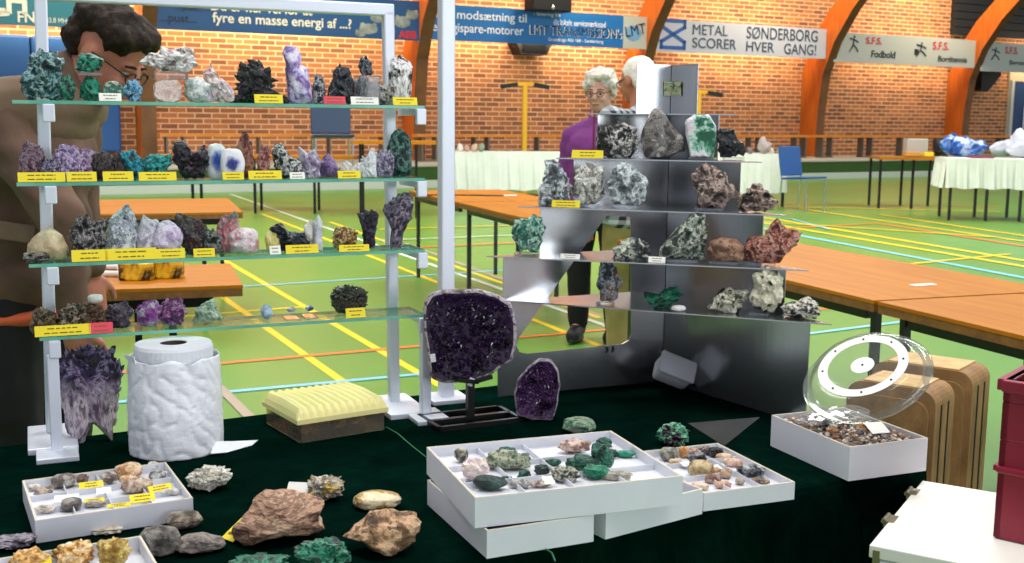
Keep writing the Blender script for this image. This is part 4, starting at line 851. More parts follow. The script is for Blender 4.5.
N(4, 671, 305, 686, 314, 'lump', '#d8d6d2 #ecebe8 #c4c2be', 'white_crumb', 'white crumb in front of the emerald sprig', 60, back=.02)
N(4, 707, 287, 749, 316, 'rough', '#16181a #8c8a74 #cfccb4 #e2e0cc #22262a', 'cream_black_stone', 'leaning cream stone with a black back on the lowest stand shelf', 28, poly=[(708, 314), (714, 304), (718, 292), (728, 287), (738, 290), (748, 288), (745, 300), (736, 316)])
N(4, 748, 265, 782, 317, 'rough', '#1a1c1c #b0ac92 #d6d2b8 #e4e2cc #c4c0a6', 'cream_black_stone', 'upright cream stone with black spots on the lowest stand shelf', 28, poly=[(754, 317), (748, 302), (752, 288), (749, 274), (758, 268), (765, 265), (774, 270), (780, 285), (781, 300), (774, 317)], dz=.006)
N(4, 780, 296, 820, 321, 'rough', '#0c0d0e #2c2e2e #b9b6a4 #e0ddcc #141516', 'black_white_stone', 'black and white flat stone at the right tip of the lowest stand shelf', 30, poly=[(782, 320), (783, 306), (792, 300), (804, 296), (814, 303), (819, 313), (815, 321)])
def stand_card(k, x0, y0, x1, y1, m, label, back=.012):
    a, c = FRONT[k]; d = (c-a); d.z = 0; d.normalize(); n = Vector((-d.y, d.x, 0)); q = onplane((x0+x1)/2, y1, Vector((a.x, a.y, 0))+n*back, n); w = (x1-x0)*q.y/F; h = (y1-y0)*q.y/F
    card((q.x, q.y, STZ[k]+.003), w, h, m, label, math.atan2(d.y, d.x), group='name cards on the steel stand')
stand_card(1, 571, 152, 603, 160, M_YEL, 'yellow name card on the top stand shelf'); stand_card(2, 551, 201, 580, 208, M_YEL, 'yellow name card on the second stand shelf')
stand_card(3, 560, 252, 580, 257, M_CARD, 'small pale name card beside the green tree shaped stone'); stand_card(3, 648, 262, 665, 268, M_CARD, 'small white name card by the grey green pyramid')

# ---------------------------------------------------------------- things on the green cloth
EPS = .001
def floorpt(x, y): q = onz(x, y, ZT+EPS); return q
# triangular steel plate
tri = [onz(x, y, ZT+EPS) for x, y in ((688, 424), (760, 418), (724, 447))]; c = sum(tri, Vector())/3
tag(MB().prism([((p-c).x, (p-c).y) for p in tri], 0, .002).build('steel_plate', M_STEEL, loc=c), 'loose triangular steel plate lying on the cloth', 'plate')
# frosted plastic box leaning on the stand
q = onz(672, 392, ZT); r = Matrix.Rotation(R(22), 3, 'Y') @ Matrix.Rotation(R(50), 3, 'X')
t = thing('plastic_box', 'small frosted plastic box leaning against the steel stand', 'box', (q.x+.005, q.y, ZT+.050), R(4))
M_FROST = clearmat('frosted_plastic', '#e8ebf2', .72, .3, .6)
MB().box(r @ Vector((0, 0, -.012)), (.082, .05, .044), r, bev=.010, seg=3).build('box_base', M_FROST, t, smooth=True); MB().box(r @ Vector((0, 0, .016)), (.087, .055, .014), r, bev=.006, seg=3).build('lid', M_FROST, t, smooth=True)
# amethyst geode on its black stand
q = onz(470, 421, ZT); gq = q
t = thing('geode_stand', 'black metal stand holding up the big amethyst geode', 'stand', (q.x, q.y, ZT+EPS), R(26))
fr = MB(); sx, sy = .088, .052
for (a, b2) in (((-sx, -sy), (sx, -sy)), ((sx, -sy), (sx, sy)), ((sx, sy), (-sx, sy)), ((-sx, sy), (-sx, -sy))):
    m_ = ((a[0]+b2[0])/2, (a[1]+b2[1])/2, .005); fr.box(m_, (abs(a[0]-b2[0])+.008, abs(a[1]-b2[1])+.008, .010))
fr.box((0, 0, .005), (2*sx, .012, .010)); fr.build('base_frame', M_BLACK, t)
MB().box((0, .0, .05), (.014, .014, .098)).build('stem', M_BLACK, t)
for x, z in ((-.03, .092), (.03, .092)): MB().box((x/2, -.012, .088), (.045, .03, .008), Matrix.Rotation(x*-6, 3, 'Y')).build('prong', M_BLACK, t)
for px, py, nm in ((434, 352, 0), (473, 379, 1)):
    pass
gp = [(430, 378), (424, 330), (423, 304), (430, 292), (444, 289), (475, 288), (497, 292), (510, 302), (516, 320), (517, 345), (512, 360), (492, 374), (470, 383), (445, 383)]
def geode(name, label, base, x0, y0, x1, y1, poly, th, rim, seed_cols, ncry, csize, group, lean=0):
    w, h = frame_at(x0, y0, x1, y1, base); rnd = random.Random(x0)
    pl = outline(poly, w, h, 0); bm = bmesh.new(); nseg = 72; rings = []
    prof = [(.55, .95), (.8, .75), (.95, .45), (1.0, .12), (.985, -.03), (.93, -.06), (.86, -.01), (.70, .05), (.45, .09), (.2, .11)]
    for pr, py in prof:
        ring = []
        for i in range(nseg):
            a = 2*math.pi*i/nseg; rr = radial(pl, a); wob = 1+.03*mnoise.noise(Vector((math.cos(a)*3, math.sin(a)*3, pr*2+x0)))
            ring.append(bm.verts.new((math.cos(a)*rr*pr*wob*w/2, py*th+.002*mnoise.noise(Vector((a*4, pr*9, 1))), math.sin(a)*rr*pr*wob*h/2+h/2)))
        rings.append(ring)
    for ri, (a, c) in enumerate(zip(rings, rings[1:])):
        for i in range(nseg): bm.faces.new((a[i], a[(i+1) % nseg], c[(i+1) % nseg], c[i])).material_index = 1 if ri >= 5 else 0
    bm.faces.new(rings[0]); bm.faces.new(rings[-1]).material_index = 1; bmesh.ops.recalc_face_normals(bm, faces=bm.faces)
    me = bpy.data.meshes.new('rind'); bm.to_mesh(me); bm.free(); me.polygons.foreach_set('use_smooth', [True]*len(me.polygons))
    t = thing(name, label, 'mineral', base, -math.atan2(base[0], base[1])+lean, group)
    me.materials.append(rockmat('geode_rind', rim, 40, .5, .7, seed=int(x0), lo=.42, hi=.58)); cmat = rockmat('amethyst_crystals', seed_cols, 30, .14, .2, seed=int(x1), lo=.35, hi=.65, spec=.5); me.materials.append(cmat); link('rind', me, t)
    cm = bmesh.new()
    for i in range(ncry):
        a = rnd.uniform(0, 2*math.pi); f = math.sqrt(rnd.random())*.90; rr = radial(pl, a)*f; co = Vector((math.cos(a)*rr*w/2, .035*th+.06*th*(1-f), math.sin(a)*rr*h/2+h/2))
        d = Vector((rnd.gauss(0, .38), -1, rnd.gauss(.1, .38))).normalized(); ra = csize*rnd.uniform(.7, 1.5); L = ra*rnd.uniform(1.2, 2.4)
        u1 = d.orthogonal().normalized(); v1 = d.cross(u1); ph = rnd.random()
        ring = [cm.verts.new(co+(u1*math.cos(math.pi*(k+ph)/3)+v1*math.sin(math.pi*(k+ph)/3))*ra) for k in range(6)]; tip = cm.verts.new(co+d*L)
        bs = [cm.verts.new(v.co-d*ra*1.5) for v in ring]
        for k in range(6): cm.faces.new((ring[k], ring[(k+1) % 6], tip)); cm.faces.new((bs[k], bs[(k+1) % 6], ring[(k+1) % 6], ring[k]))
    bmesh.ops.recalc_face_normals(cm, faces=cm.faces); me2 = bpy.data.meshes.new('crystal_bed'); cm.to_mesh(me2); cm.free()
    me2.materials.append(cmat); link('crystal_bed', me2, t); return t
base = Vector((q.x, q.y-.01, 0)); base.z = P(470, 383, base.y).z
g1 = geode('amethyst_geode', 'big dark amethyst geode slab held up on the black stand', base, 423, 288, 517, 383, gp, .045, ['#4a4248', '#8d8088', '#c9bcc2', '#5e4a62'], ['#0e0612', '#1d0d26', '#2e183c', '#150a1c'], 900, .0030, 'amethyst geodes')
q = onz(537, 424, ZT)
geode('amethyst_geode', 'smaller free standing amethyst geode on the cloth beside the black stand', Vector((q.x, q.y+.02, ZT+EPS)), 514, 363, 560, 426, [(516, 420), (514, 400), (517, 385), (528, 372), (538, 364), (550, 364), (558, 374), (560, 390), (557, 415), (552, 426), (530, 425)], .05, ['#4f4a50', '#8f878e', '#b8b0b6', '#625868'], ['#160c1e', '#2b1636', '#5a3a66', '#1d1026'], 500, .0026, 'amethyst geodes')
for px, py, nm in ((433, 358, 0), (471, 382, 1)):
    p = P(px, py, base.y-.012)
    tag(MB().box((0, 0, 0), (.010, .004, .016), Matrix.Rotation(R(20 if nm else -8), 3, 'Y')).build('clip', M_WHITE, g1 if False else None, loc=p), ('white foam pad at the side of the big geode', 'white foam pad under the big geode')[nm], 'pad')
# tall amethyst cluster at the left post
q = onz(88, 444, ZT)
o = mineral('amethyst_cluster', 'tall amethyst cluster with pale roots standing under the glass shelves', 'mineral', Vector((q.x, q.y+.02, ZT+EPS)), *frame_at(54, 344, 122, 446, q), .065, 'druse', '#150e1e #34254a #5d4878 #a893b4 #261a34', 34, poly=[(70, 446), (62, 420), (55, 385), (54, 362), (66, 352), (80, 344), (95, 350), (112, 354), (120, 365), (118, 395), (112, 420), (106, 440), (100, 430), (88, 422), (80, 442)], cry=170, amp=.26, crymin=.05, rough=.25)
nt = o.data.materials[0].node_tree; b = nt.nodes['Principled BSDF']; src = b.inputs['Base Color'].links[0].from_socket
tc = nt.nodes.new('ShaderNodeTexCoord'); sx = nt.nodes.new('ShaderNodeSeparateXYZ'); nt.links.new(tc.outputs['Object'], sx.inputs[0]); mpv = coords(nt, (1, 1, .3))
zr = nt.nodes.new('ShaderNodeMapRange'); zr.inputs[1].default_value = .075; zr.inputs[2].default_value = .125; nt.links.new(sx.outputs['Z'], zr.inputs[0])
mxz = nt.nodes.new('ShaderNodeMixRGB'); nt.links.new(zr.outputs[0], mxz.inputs[0]); nt.links.new(ramp(nt, noise(nt, mpv, 60, 6, .65), ['#5a4a58', '#a390a0', '#d8ccd0', '#7c6a78'], .4, .6), mxz.inputs[1]); nt.links.new(src, mxz.inputs[2]); nt.links.new(mxz.outputs[0], b.inputs['Base Color'])
# big paper roll
q = onz(177, 449, ZT); sc = q.y/F; rr = 47*sc
t = thing('paper_roll', 'fat white paper roll wrapped in crumpled white plastic', 'roll', (q.x, q.y, ZT+EPS))
hh = P(180, 343, q.y).z-ZT; M_PAPER = mat('white_paper', '#e9ebf0', .75, 0, '#dde0e8', 8, .35, 26, dist=.01)
b = MB(); b.lathe([(.024, hh*.02), (.024, hh), (rr*.80, hh), (rr*.83, hh-.006), (rr*.84, hh*.02), (.024, hh*.02)], seg=48); b.build('paper', M_PAPER, t, smooth=False)
MB().lathe([(.0238, .004), (.022, .004), (.022, hh-.001), (.0238, hh-.001)], seg=24).build('core', mat('grey_card_core', '#4a4038', .8), t)
b = MB(); prof = []; rows = 60; seg = 120; rings = []
for j in range(rows+1):
    f = j/rows; z = .001+f*hh*.88; ring = []
    for i in range(seg):
        a = 2*math.pi*i/seg; rd = rr*(1.0-.05*f+.02*math.sin(f*3))
        p_ = Vector((math.cos(a)*1.6, math.sin(a)*1.6, z*14+1.2*math.sin(a))); rd += .0022*mnoise.noise(p_)-.0034*(1-abs(mnoise.noise(p_*2.1+Vector((5, 2, 1)))))**8+.0012*mnoise.fractal(p_*3, 1, 2, 4)
        zz = z+(.008*mnoise.noise(Vector((math.cos(a)*2, math.sin(a)*2, 7))) if j == rows else 0)
        ring.append(b.bm.verts.new((rd*math.cos(a), rd*math.sin(a), zz)))
    rings.append(ring)
for a, c in zip(rings, rings[1:]):
    for i in range(seg): b.bm.faces.new((a[i], a[(i+1) % seg], c[(i+1) % seg], c[i]))
w = b.build('plastic_wrap', mat('white_plastic_wrap', '#f6f8fc', .35, 0, '#eef1f7', 12, .35, 60, stretch=(1, 1, 2.0), dist=.004), t, smooth=True); w.modifiers.new('thick', 'SOLIDIFY').thickness = .001
tl = MB(); pts = [(rr*.9, -.02, .02), (rr*1.25, .01, .012), (rr*1.65, .05, .003), (rr*1.6, .02, .002), (rr*1.2, -.03, .003), (rr*.9, -.05, .006)]
tl.poly(pts); w = tl.build('loose_flap', MC['white_plastic_wrap'], t); w.modifiers.new('thick', 'SOLIDIFY').thickness = .0015
tl = MB(); tl.poly([(-rr*.93, -.03, hh*.88), (-rr*.60, -rr*.72, hh*.86), (-rr*.62, -rr*.75, hh*.93), (-rr*1.02, -.02, hh*.91)])
w = tl.build('loose_flap', MC['white_plastic_wrap'], t); w.modifiers.new('thick', 'SOLIDIFY').thickness = .0015

# lidded box, right-angled from three corners
def boxframe(FL, FRt, BL, z):
    a = onz(*FL, z); c = onz(*FRt, z); e = onz(*BL, z); x = (c-a); w = x.length; x.normalize(); y = Vector((-x.y, x.x, 0)); return a, math.atan2(x.y, x.x), w, (e-a).dot(y)
a, ang, w, dp = boxframe((299, 444), (386, 430), (277, 422), ZT)
t = thing('food_box', 'clear plastic box with a ribbed pale yellow lid full of stones', 'box', (a.x, a.y, ZT+EPS), ang)
hb = .042; b = MB(); M_CLB = clearmat('scuffed_clear_plastic', '#f4eedc', .07, .12, .8)
for (c_, s_) in (((w/2, .001, hb/2), (w-.01, .002, hb)), ((w/2, dp-.001, hb/2), (w-.01, .002, hb)), ((.003, dp/2, hb/2), (.002, dp-.006, hb)), ((w-.003, dp/2, hb/2), (.002, dp-.006, hb)), ((w/2, dp/2, .001), (w-.01, dp-.006, .002))): b.box(c_, s_)
b.build('box_base', M_CLB, t)
lb = MB(); nx = 15; ny = 8; top = []
prof = [(-.004, hb-.006), (-.004, hb+.003), (.001, hb+.013), (.010, hb+.023), (dp/2, hb+.026), (dp-.010, hb+.023), (dp-.001, hb+.013), (dp+.004, hb+.003), (dp+.004, hb-.006)]
cols = 61; grid = []
for i in range(cols):
    x = -.004+(w+.008)*i/(cols-1); e = min(x+.004, w+.004-x); sl = min(1, e/.010)**.6; rib = .0026*math.cos(2*math.pi*i/5.0)*(1 if 3 < i < 57 else 0); row = []
    for j, (y, z) in enumerate(prof):
        zz = z if j in (0, 1, 7, 8) else hb+.002+(z-hb-.002)*max(.02, sl)+rib*(1 if 2 <= j <= 6 else 0)
        row.append(lb.bm.verts.new((x, y, zz)))
    grid.append(row)
for i in range(cols-1):
    for j in range(len(prof)-1): lb.bm.faces.new((grid[i][j], grid[i+1][j], grid[i+1][j+1], grid[i][j+1]))
lb.bm.faces.new(grid[0]); lb.bm.faces.new(grid[-1][::-1])
lb.build('lid', mat('pale_yellow_plastic', '#f2e79c', .4), t)
# stones inside
def at(o, ang, x, y, z=0): return Vector((o.x+math.cos(ang)*x-math.sin(ang)*y, o.y+math.sin(ang)*x+math.cos(ang)*y, o.z+z))
for i, (x, y, n) in enumerate(((.25, .5, 'left brown stone lying in the yellow lidded box'), (.55, .45, 'middle brown stone lying in the yellow lidded box'), (.80, .55, 'right brown stone lying in the yellow lidded box'))):
    p = at(a, ang, x*w, y*dp); p.z = ZT+EPS+.0025
    mineral('brown_stone', n, 'stone', p, w*.25, .037, dp*.72, 'rough', '#6a4632 #9c7258 #c8a288 #5c3e2c', 40, rz=ang, group='stones in the yellow lidded box')

# ---------------------------------------------------------------- white card trays
M_TRAY = mat('white_tray_card', '#dcdee5', .6, 0, '#d2d4dc', 6); M_TRAYE = mat('tan_tray_edge', '#d9ccb4', .8)
def tray(label, FL, FRt, back, zrim, zbot, dividers=(), backpt='BL', th=.0035, depth=None, floor=.003, inset=None):
    a = onz(*FL, zrim); c = onz(*FRt, zrim); x = c-a; w = x.length; x.normalize(); y = Vector((-x.y, x.x, 0))
    if depth is None:
        e = onz(*back, zrim); depth = (e-a).dot(y)
    ang = math.atan2(x.y, x.x); h = zrim-zbot; floor = max(floor, h-inset) if inset else floor
    t = thing('card_tray', label, 'tray', (a.x, a.y, zbot), ang, 'white card trays'); b = MB()
    b.box((w/2, th/2, h/2), (w, th, h)); b.box((w/2, depth-th/2, h/2), (w, th, h)); b.box((th/2, depth/2, h/2), (th, depth-2*th, h)); b.box((w-th/2, depth/2, h/2), (th, depth-2*th, h)); b.box((w/2, depth/2, floor/2), (w-2*th, depth-2*th, floor))
    b.mi = 1
    b.box((w/2, th/2, h+.0002), (w, th*.7, .0006)); b.box((w/2, depth-th/2, h+.0002), (w, th*.7, .0006)); b.box((th/2, depth/2, h+.0002), (th*.7, depth-2*th, .0006)); b.box((w-th/2, depth/2, h+.0002), (th*.7, depth-2*th, .0006))
    b.build('tray_body', [M_TRAY, M_TRAYE], t)
    for kind, f, g0, g1 in dividers:
        d = MB()
        if kind == 'x': d.box((w*f, depth*(g0+g1)/2, floor+.0045), (.0012, depth*(g1-g0)-.008, .009))
        else: d.box((w*(g0+g1)/2, depth*f, floor+.0045), (w*(g1-g0)-.008, .0012, .009))
        d.build('divider', M_TRAY, t)
    return dict(o=Vector((a.x, a.y, zbot)), ang=ang, w=w, d=depth, h=h, f=zbot+floor+.0006)
G4 = [('y', .34, 0, 1), ('y', .66, 0, 1), ('x', .26, 0, 1), ('x', .5, 0, 1), ('x', .75, 0, 1)]
T1 = tray('lower white tray on the cloth, under the open main tray at its left', (487, 531), (594, 514.9), (419, 481), ZT+.041, ZT+EPS)
T2 = tray('lower white tray on the cloth, under the open main tray at its right', (606, 513), (703, 489), None, ZT+.041, ZT+EPS, depth=.09)
T0 = tray('open white main tray of green stones lying across two trays', (475, 498), (683, 476), (429, 447), ZT+.086, ZT+.0425, G4, inset=.016)
T3 = tray('shallow white tray of brown stones behind the stacked trays', (704, 493.5), (795, 482), (655, 452), ZT+.030, ZT+EPS, [('y', .4, 0, 1), ('y', .7, 0, 1), ('x', .35, 0, 1), ('x', .68, 0, 1)], depth=.235, inset=.013)
T4 = tray('white tray heaped with stone chips at the table corner', (850, 447.5), (928, 438), (763, 416), ZT+.060, ZT+EPS)
T5 = tray('white tray of wrapped stones with yellow cards before the rack foot', (35, 521), (193, 498), (20, 481), ZT+.034, ZT+EPS, G4, inset=.014)
T6 = tray('white tray of orange stones cut by the picture edge', (-45, 600), (158, 565), (-30, 549), ZT+.036, ZT+EPS, depth=.115, inset=.02)
def in_tray(T, x0, y0, x1, y1, style, cols, name, label, group, scale=70, hmax=None, big=True, **kw):
    if big: xm, ym = (x0+x1)/2, y1+.5; hw, hh_ = (x1-x0)*.61, (y1-y0)*1.25; x0, x1, y1, y0 = xm-hw, xm+hw, ym, ym-hh_
    q = onz((x0+x1)/2, y1-1, T['f']); w, h = frame_at(x0, y0, x1, y1, q); th = min(w*.8, h*1.2); h = min(h*.92, hmax or 1); q = q+Vector((q.x, q.y, 0)).normalized()*th*.5
    kw.setdefault('sub', 3)
    return mineral(name, label, 'stone', q, w, h, th, style, cols, scale, group=group, **kw)
def tray_card(T, x0, y0, x1, y1, m, label, group, lie=70, rz=0):
    q = onz((x0+x1)/2, y1, T['f']+.006); w, h = frame_at(x0, y0, x1, y1, q); card(q, w, h*1.25, m, label, T['ang']+rz, tilt=lie, group=group, lines=0 if m is M_CARD else 2)
g = 'stones in the main tray'; GR = '#04231b #0a4636 #1d7458 #0a2f26'
for (x0, y0, x1, y1, st_, c_, nm, lab) in (
    (455, 451, 467, 464, 'facet', '#2a2a26 #7c7868 #bdb8a4', 'grey_splinter', 'grey pointed splinters in the far end of the main tray'),
    (463, 463, 487, 484, 'rough', '#c8a8b8 #e6d6d8 #d8c0a8 #f0e8e4', 'pink_quartz', 'pale pink and yellow quartz in the main tray'),
    (488, 456, 527, 473, 'rough', '#4a5a44 #8a9a7c #c0c0a4 #3a4a38', 'green_banded_stone', 'long grey green banded stone in the main tray'),
    (499, 450, 514, 459, 'rough', GR, 'malachite', 'small green malachite behind the grey green banded stone'),
    (475, 480, 505, 493, 'facet', '#061410 #0f2a22 #1c443a', 'dark_malachite', 'flat dark green stone at the near left corner of the main tray'),
    (502, 478, 512, 483, 'rough', GR, 'malachite', 'tiny green chip in the near row of the main tray'),
    (518, 473, 530, 482, 'rough', GR, 'malachite', 'small green malachite in the near row of the main tray'),
    (511, 482, 530, 490, 'facet', '#6a6664 #b8b4b0 #8a8682', 'grey_flake', 'grey flake by the near wall of the main tray'),
    (535, 468, 549, 477, 'rough', '#04120e #10261f #223a32', 'dark_stone', 'dark stone in the middle of the main tray'),
    (546, 461, 560, 467, 'facet', GR, 'green_flake', 'thin green flake in the middle of the main tray'),
    (552, 471, 578, 485, 'rough', '#2a2e28 #7c8070 #d0ccb8 #3c4038', 'speckled_stone', 'grey speckled stone in the near row of the main tray'),
    (530, 483, 549, 489, 'facet', '#4a2f28 #a89488 #d8ccc0', 'brown_flake', 'brown and white flakes by the near wall of the main tray'),
    (560, 443, 588, 456, 'rough', '#8a6a5c #c9a894 #e6d4c8 #a88070', 'pink_stone', 'pinkish cream stone at the back of the main tray'),
    (596, 441, 611, 451, 'rough', GR, 'malachite', 'green malachite at the back corner of the main tray'),
    (568, 460, 598, 474, 'rough', GR, 'malachite', 'left lobe of the large green malachite in the main tray'),
    (592, 449, 612, 472, 'rough', '#062c22 #0f5a44 #2c8a6a #3c4438', 'malachite', 'tall green malachite in the main tray'),
    (584, 469, 608, 482, 'rough', '#0a5a40 #1f8a66 #0c6a4c', 'malachite', 'bright green malachite in the near row of the main tray'),
    (606, 452, 616, 460, 'rough', GR, 'malachite', 'small green malachite beside the tall one'),
    (617, 453, 634, 459, 'facet', '#0a6a50 #1f9a78 #0c7a5c', 'green_flake', 'bright green flake at the right of the main tray'),
    (602, 474, 630, 482, 'rough', '#8a8474 #c0baa8 #a09a88', 'grey_crumbs', 'grey crumbly stone by the near wall of the main tray')):
    in_tray(T0, x0, y0, x1, y1, st_, c_, nm, lab, g)
for x0, y0, x1, y1, lab in ((590, 455, 604, 463, 'white slip in the main tray behind the tall malachite'), (545, 474, 556, 484, 'white slip standing in the near row of the main tray')): tray_card(T0, x0, y0, x1, y1, M_CARD, lab, 'slips in the main tray')
g = 'stones in the shallow tray'
for (x0, y0, x1, y1, st_, c_, nm, lab) in (
    (661, 451, 678, 463, 'lump', '#5c5850 #8a867a #aaa698', 'grey_pebble', 'round grey pebble at the far corner of the shallow tray'),
    (679, 449, 688, 459, 'lump', '#b8763a #d69a5a #e0b480', 'orange_pebble', 'orange pebble beside the round grey one'),
    (687, 452, 700, 460, 'rough', '#8a5f50 #c09480 #d8b8a8', 'pink_stone', 'pinkish stone at the back of the shallow tray'),
    (699, 448, 711, 456, 'rough', '#3a3430 #8a8078 #b8b0a8', 'grey_stone', 'grey brown stone at the back of the shallow tray'),
    (708, 450, 723, 459, 'rough', '#08090a #1c1f22 #3c4044', 'black_stone', 'black stone at the back of the shallow tray'),
    (688, 456, 705, 468, 'rough', '#14161a #4a4e54 #8a8e92', 'dark_druse', 'dark grey druse in the middle of the shallow tray'),
    (717, 456, 731, 463, 'lump', '#b88a64 #d8b490 #e6cdb0', 'tan_pebble', 'tan pebble in the middle of the shallow tray'),
    (724, 461, 741, 468, 'lump', '#c08a6c #dcb49a #e8ccb8', 'pink_pebble', 'pinkish tan pebbles at the right of the shallow tray'),
    (690, 465, 711, 479, 'lump', '#8a6f44 #c0a470 #d8c49a', 'tan_pebble', 'large round tan pebble in the shallow tray'),
    (711, 470, 721, 477, 'lump', '#9a6a48 #c89a74 #dcb898', 'brown_pebble', 'small brown pebble beside the large tan one'),
    (721, 471, 731, 480, 'lump', '#8a6a50 #b89474 #d0b498', 'brown_pebble', 'upright brown pebble in the middle row of the shallow tray'),
    (738, 468, 762, 479, 'rough', '#0c0e10 #2a2e32 #6a7076 #b0b4b8', 'black_stone', 'black and silver stone at the near right of the shallow tray'),
    (706, 477, 720, 485, 'lump', '#6a4a3c #a88270 #c8a894', 'brown_pebble', 'brown stone in the near row of the shallow tray'),
    (716, 484, 730, 490, 'lump', '#b88060 #d8a888 #e6c4a8', 'tan_pebble', 'tan pebble in the near row of the shallow tray'),
    (736, 480, 744, 486, 'lump', '#7c6c5c #a89888 #c4b8a8', 'grey_pebble', 'small grey pebble in the near row of the shallow tray'),
    (752, 480, 768, 485, 'lump', '#5a4638 #947c6a #b8a490', 'brown_pebble', 'two toned brown pebble by the near right corner of the shallow tray'),
    (691, 485, 707, 491, 'lump', '#c09070 #dcb898 #e8d0b8', 'tan_pebble', 'pale tan pebble by the near left corner of the shallow tray'),
    (669, 461, 680, 466, 'lump', '#b89068 #d4b48c #e0c8a8', 'tan_pebble', 'small tan pebble before the round grey one'),
    (696, 486, 690+12, 490, 'lump', '#a87858 #c89c7c #d8b494', 'brown_pebble', 'tiny brown pebble by the near wall of the shallow tray')):
    in_tray(T3, x0, y0, x1, y1, st_, c_, nm, lab, g)
for x0, y0, x1, y1, lab in ((683, 459, 694, 466, 'white slip beside the dark grey druse'), (707, 462, 724, 470, 'white slip in the middle of the shallow tray')): tray_card(T3, x0, y0, x1, y1, M_CARD, lab, 'slips in the shallow tray', 80)
# left tray: stones in clear wrapping
g = 'stones in the tray with yellow cards'
for (x0, y0, x1, y1, st_, c_, nm, lab) in (
    (54, 478, 75, 490, 'lump', '#5a5048 #8a8078 #b8b0a8', 'grey_stone', 'round grey stone at the back of the tray with yellow cards'),
    (78, 477, 88, 487, 'rough', '#4a3430 #7c5c54 #a08078', 'brown_stone', 'brown stone behind the middle yellow card'),
    (102, 475, 116, 486, 'rough', '#6a5c54 #a8988c #c8bcb0', 'grey_stone', 'grey brown stone at the back of the tray with yellow cards'),
    (118, 468, 140, 481, 'lump', '#a8703c #d8a878 #ecd4b8', 'orange_agate', 'orange brown agate at the back of the tray with yellow cards'),
    (121, 478, 134, 486, 'lump', '#b87840 #e0b080 #f0dcc0', 'orange_agate', 'smaller orange agate before the orange brown agate'),
    (124, 483, 150, 495, 'lump', '#8a6a54 #bca088 #d8c8b8', 'brown_agate', 'brown banded agate between the yellow cards'),
    (147, 465, 161, 473, 'rough', '#b0aca4 #dcd8d0 #f0ece8', 'white_stone', 'white stone at the far corner of the tray with yellow cards'),
    (150, 474, 166, 483, 'rough', '#5c5854 #a09c98 #d0ccc8', 'grey_stone', 'grey white stone above the right yellow card'),
    (36, 490, 52, 499, 'rough', '#6a5448 #a89080 #c8b8a8', 'brown_stone', 'brown stone at the left of the tray with yellow cards'),
    (63, 502, 80, 513, 'lump', '#4a4440 #7c746c #a09890', 'dark_pebble', 'dark grey pebble in the near row of the tray with yellow cards'),
    (88, 503, 104, 509, 'rough', '#4a3c34 #84746a #b0a49a', 'brown_stone', 'flat brown stone in the near row of the tray with yellow cards'),
    (36, 508, 54, 515, 'rough', '#7c6c60 #b4a698 #d8ccc0', 'tan_stone', 'tan stone at the near left corner of the tray with yellow cards'),
    (137, 496, 150, 502, 'rough', '#5a4638 #94806e #c0b0a0', 'brown_stone', 'brown stone under the near yellow card'),
    (161, 491, 178, 497, 'rough', '#8a8680 #c0bcb6 #e0dcd8', 'white_stone', 'whitish stone at the near right corner of the tray with yellow cards'),
    (30, 486, 40, 492, 'rough', '#b0a498 #d8ccc0 #ece4dc', 'white_stone', 'pale stone at the far left corner of the tray with yellow cards')):
    in_tray(T5, x0, y0, x1, y1, st_, c_, nm, lab, g)
for x0, y0, x1, y1, lab, m in ((80, 481, 103, 488, 'yellow card in the middle of the tray before the rack', M_YEL), (85, 498, 104, 503, 'narrow yellow card in the near row of the tray before the rack', M_YEL), (131, 493, 155, 502, 'yellow card by the near wall of the tray before the rack', M_YEL),
                               (150, 484, 173, 491, 'yellow card at the right end of the tray before the rack', M_YEL), (108, 503, 130, 507, 'thin yellow card along the near wall of the tray before the rack', M_YEL), (97, 487, 111, 494, 'white slip in the middle of the tray before the rack', M_CARD), (55, 494, 78, 502, 'white slip at the left of the tray before the rack', M_CARD)):
    tray_card(T5, x0, y0, x1, y1, m, lab, 'cards in the tray before the rack', 62, random.Random(x0).uniform(-.2, .2))
g = 'orange stones in the near tray'
for (x0, y0, x1, y1, lab) in ((10, 552, 50, 578, 'flat orange stone behind the yellow card in the near tray'), (53, 544, 95, 574, 'large orange citrine lump in the near tray'), (98, 539, 132, 572, 'round mustard yellow stone in the near tray')):
    in_tray(T6, x0, y0, x1, y1, 'rough', '#8a5c28 #c9943f #e0b878 #f0dcb8' if x0 < 90 else '#8a6a24 #b8963c #d8c078', 'citrine', lab, g, 45, sub=4, big=False)
tray_card(T6, 33, 559, 52, 570, M_YEL, 'yellow card lying by the flat orange stone', 'cards in the near tray', 50)
# heap of chips
rnd = random.Random(5)
b = MB(); w, dp, h = T4['w'], T4['d'], T4['h']
nx, ny = 60, 30; grid = [[b.bm.verts.new((.005+(w-.010)*i/nx, .005+(dp-.010)*j/ny, h*.80+.012*math.sin(math.pi*i/nx)*math.sin(math.pi*j/ny)+.004*mnoise.noise(Vector((i*.5, j*.5, 0))))) for j in range(ny+1)] for i in range(nx+1)]
for i in range(nx):
    for j in range(ny): b.bm.faces.new((grid[i][j], grid[i+1][j], grid[i+1][j+1], grid[i][j+1]))
def heapz(x, y): return h*.80+.012*math.sin(math.pi*x/w)*math.sin(math.pi*y/dp)
for _ in range(900):
    x = rnd.uniform(.012, w-.012); y = rnd.uniform(.012, dp-.012); s = rnd.uniform(.003, .0075); b.mi = rnd.randrange(5)
    b.ball((x, y, heapz(x, y)+s*.5), (s, s*rnd.uniform(.6, 1), s*rnd.uniform(.5, .9)), 1, Matrix.Rotation(rnd.random()*6, 3, 'Z') @ Matrix.Rotation(rnd.random()*6, 3, 'X'))
for f in b.bm.faces:
    if len(f.verts) == 4: f.material_index = 1
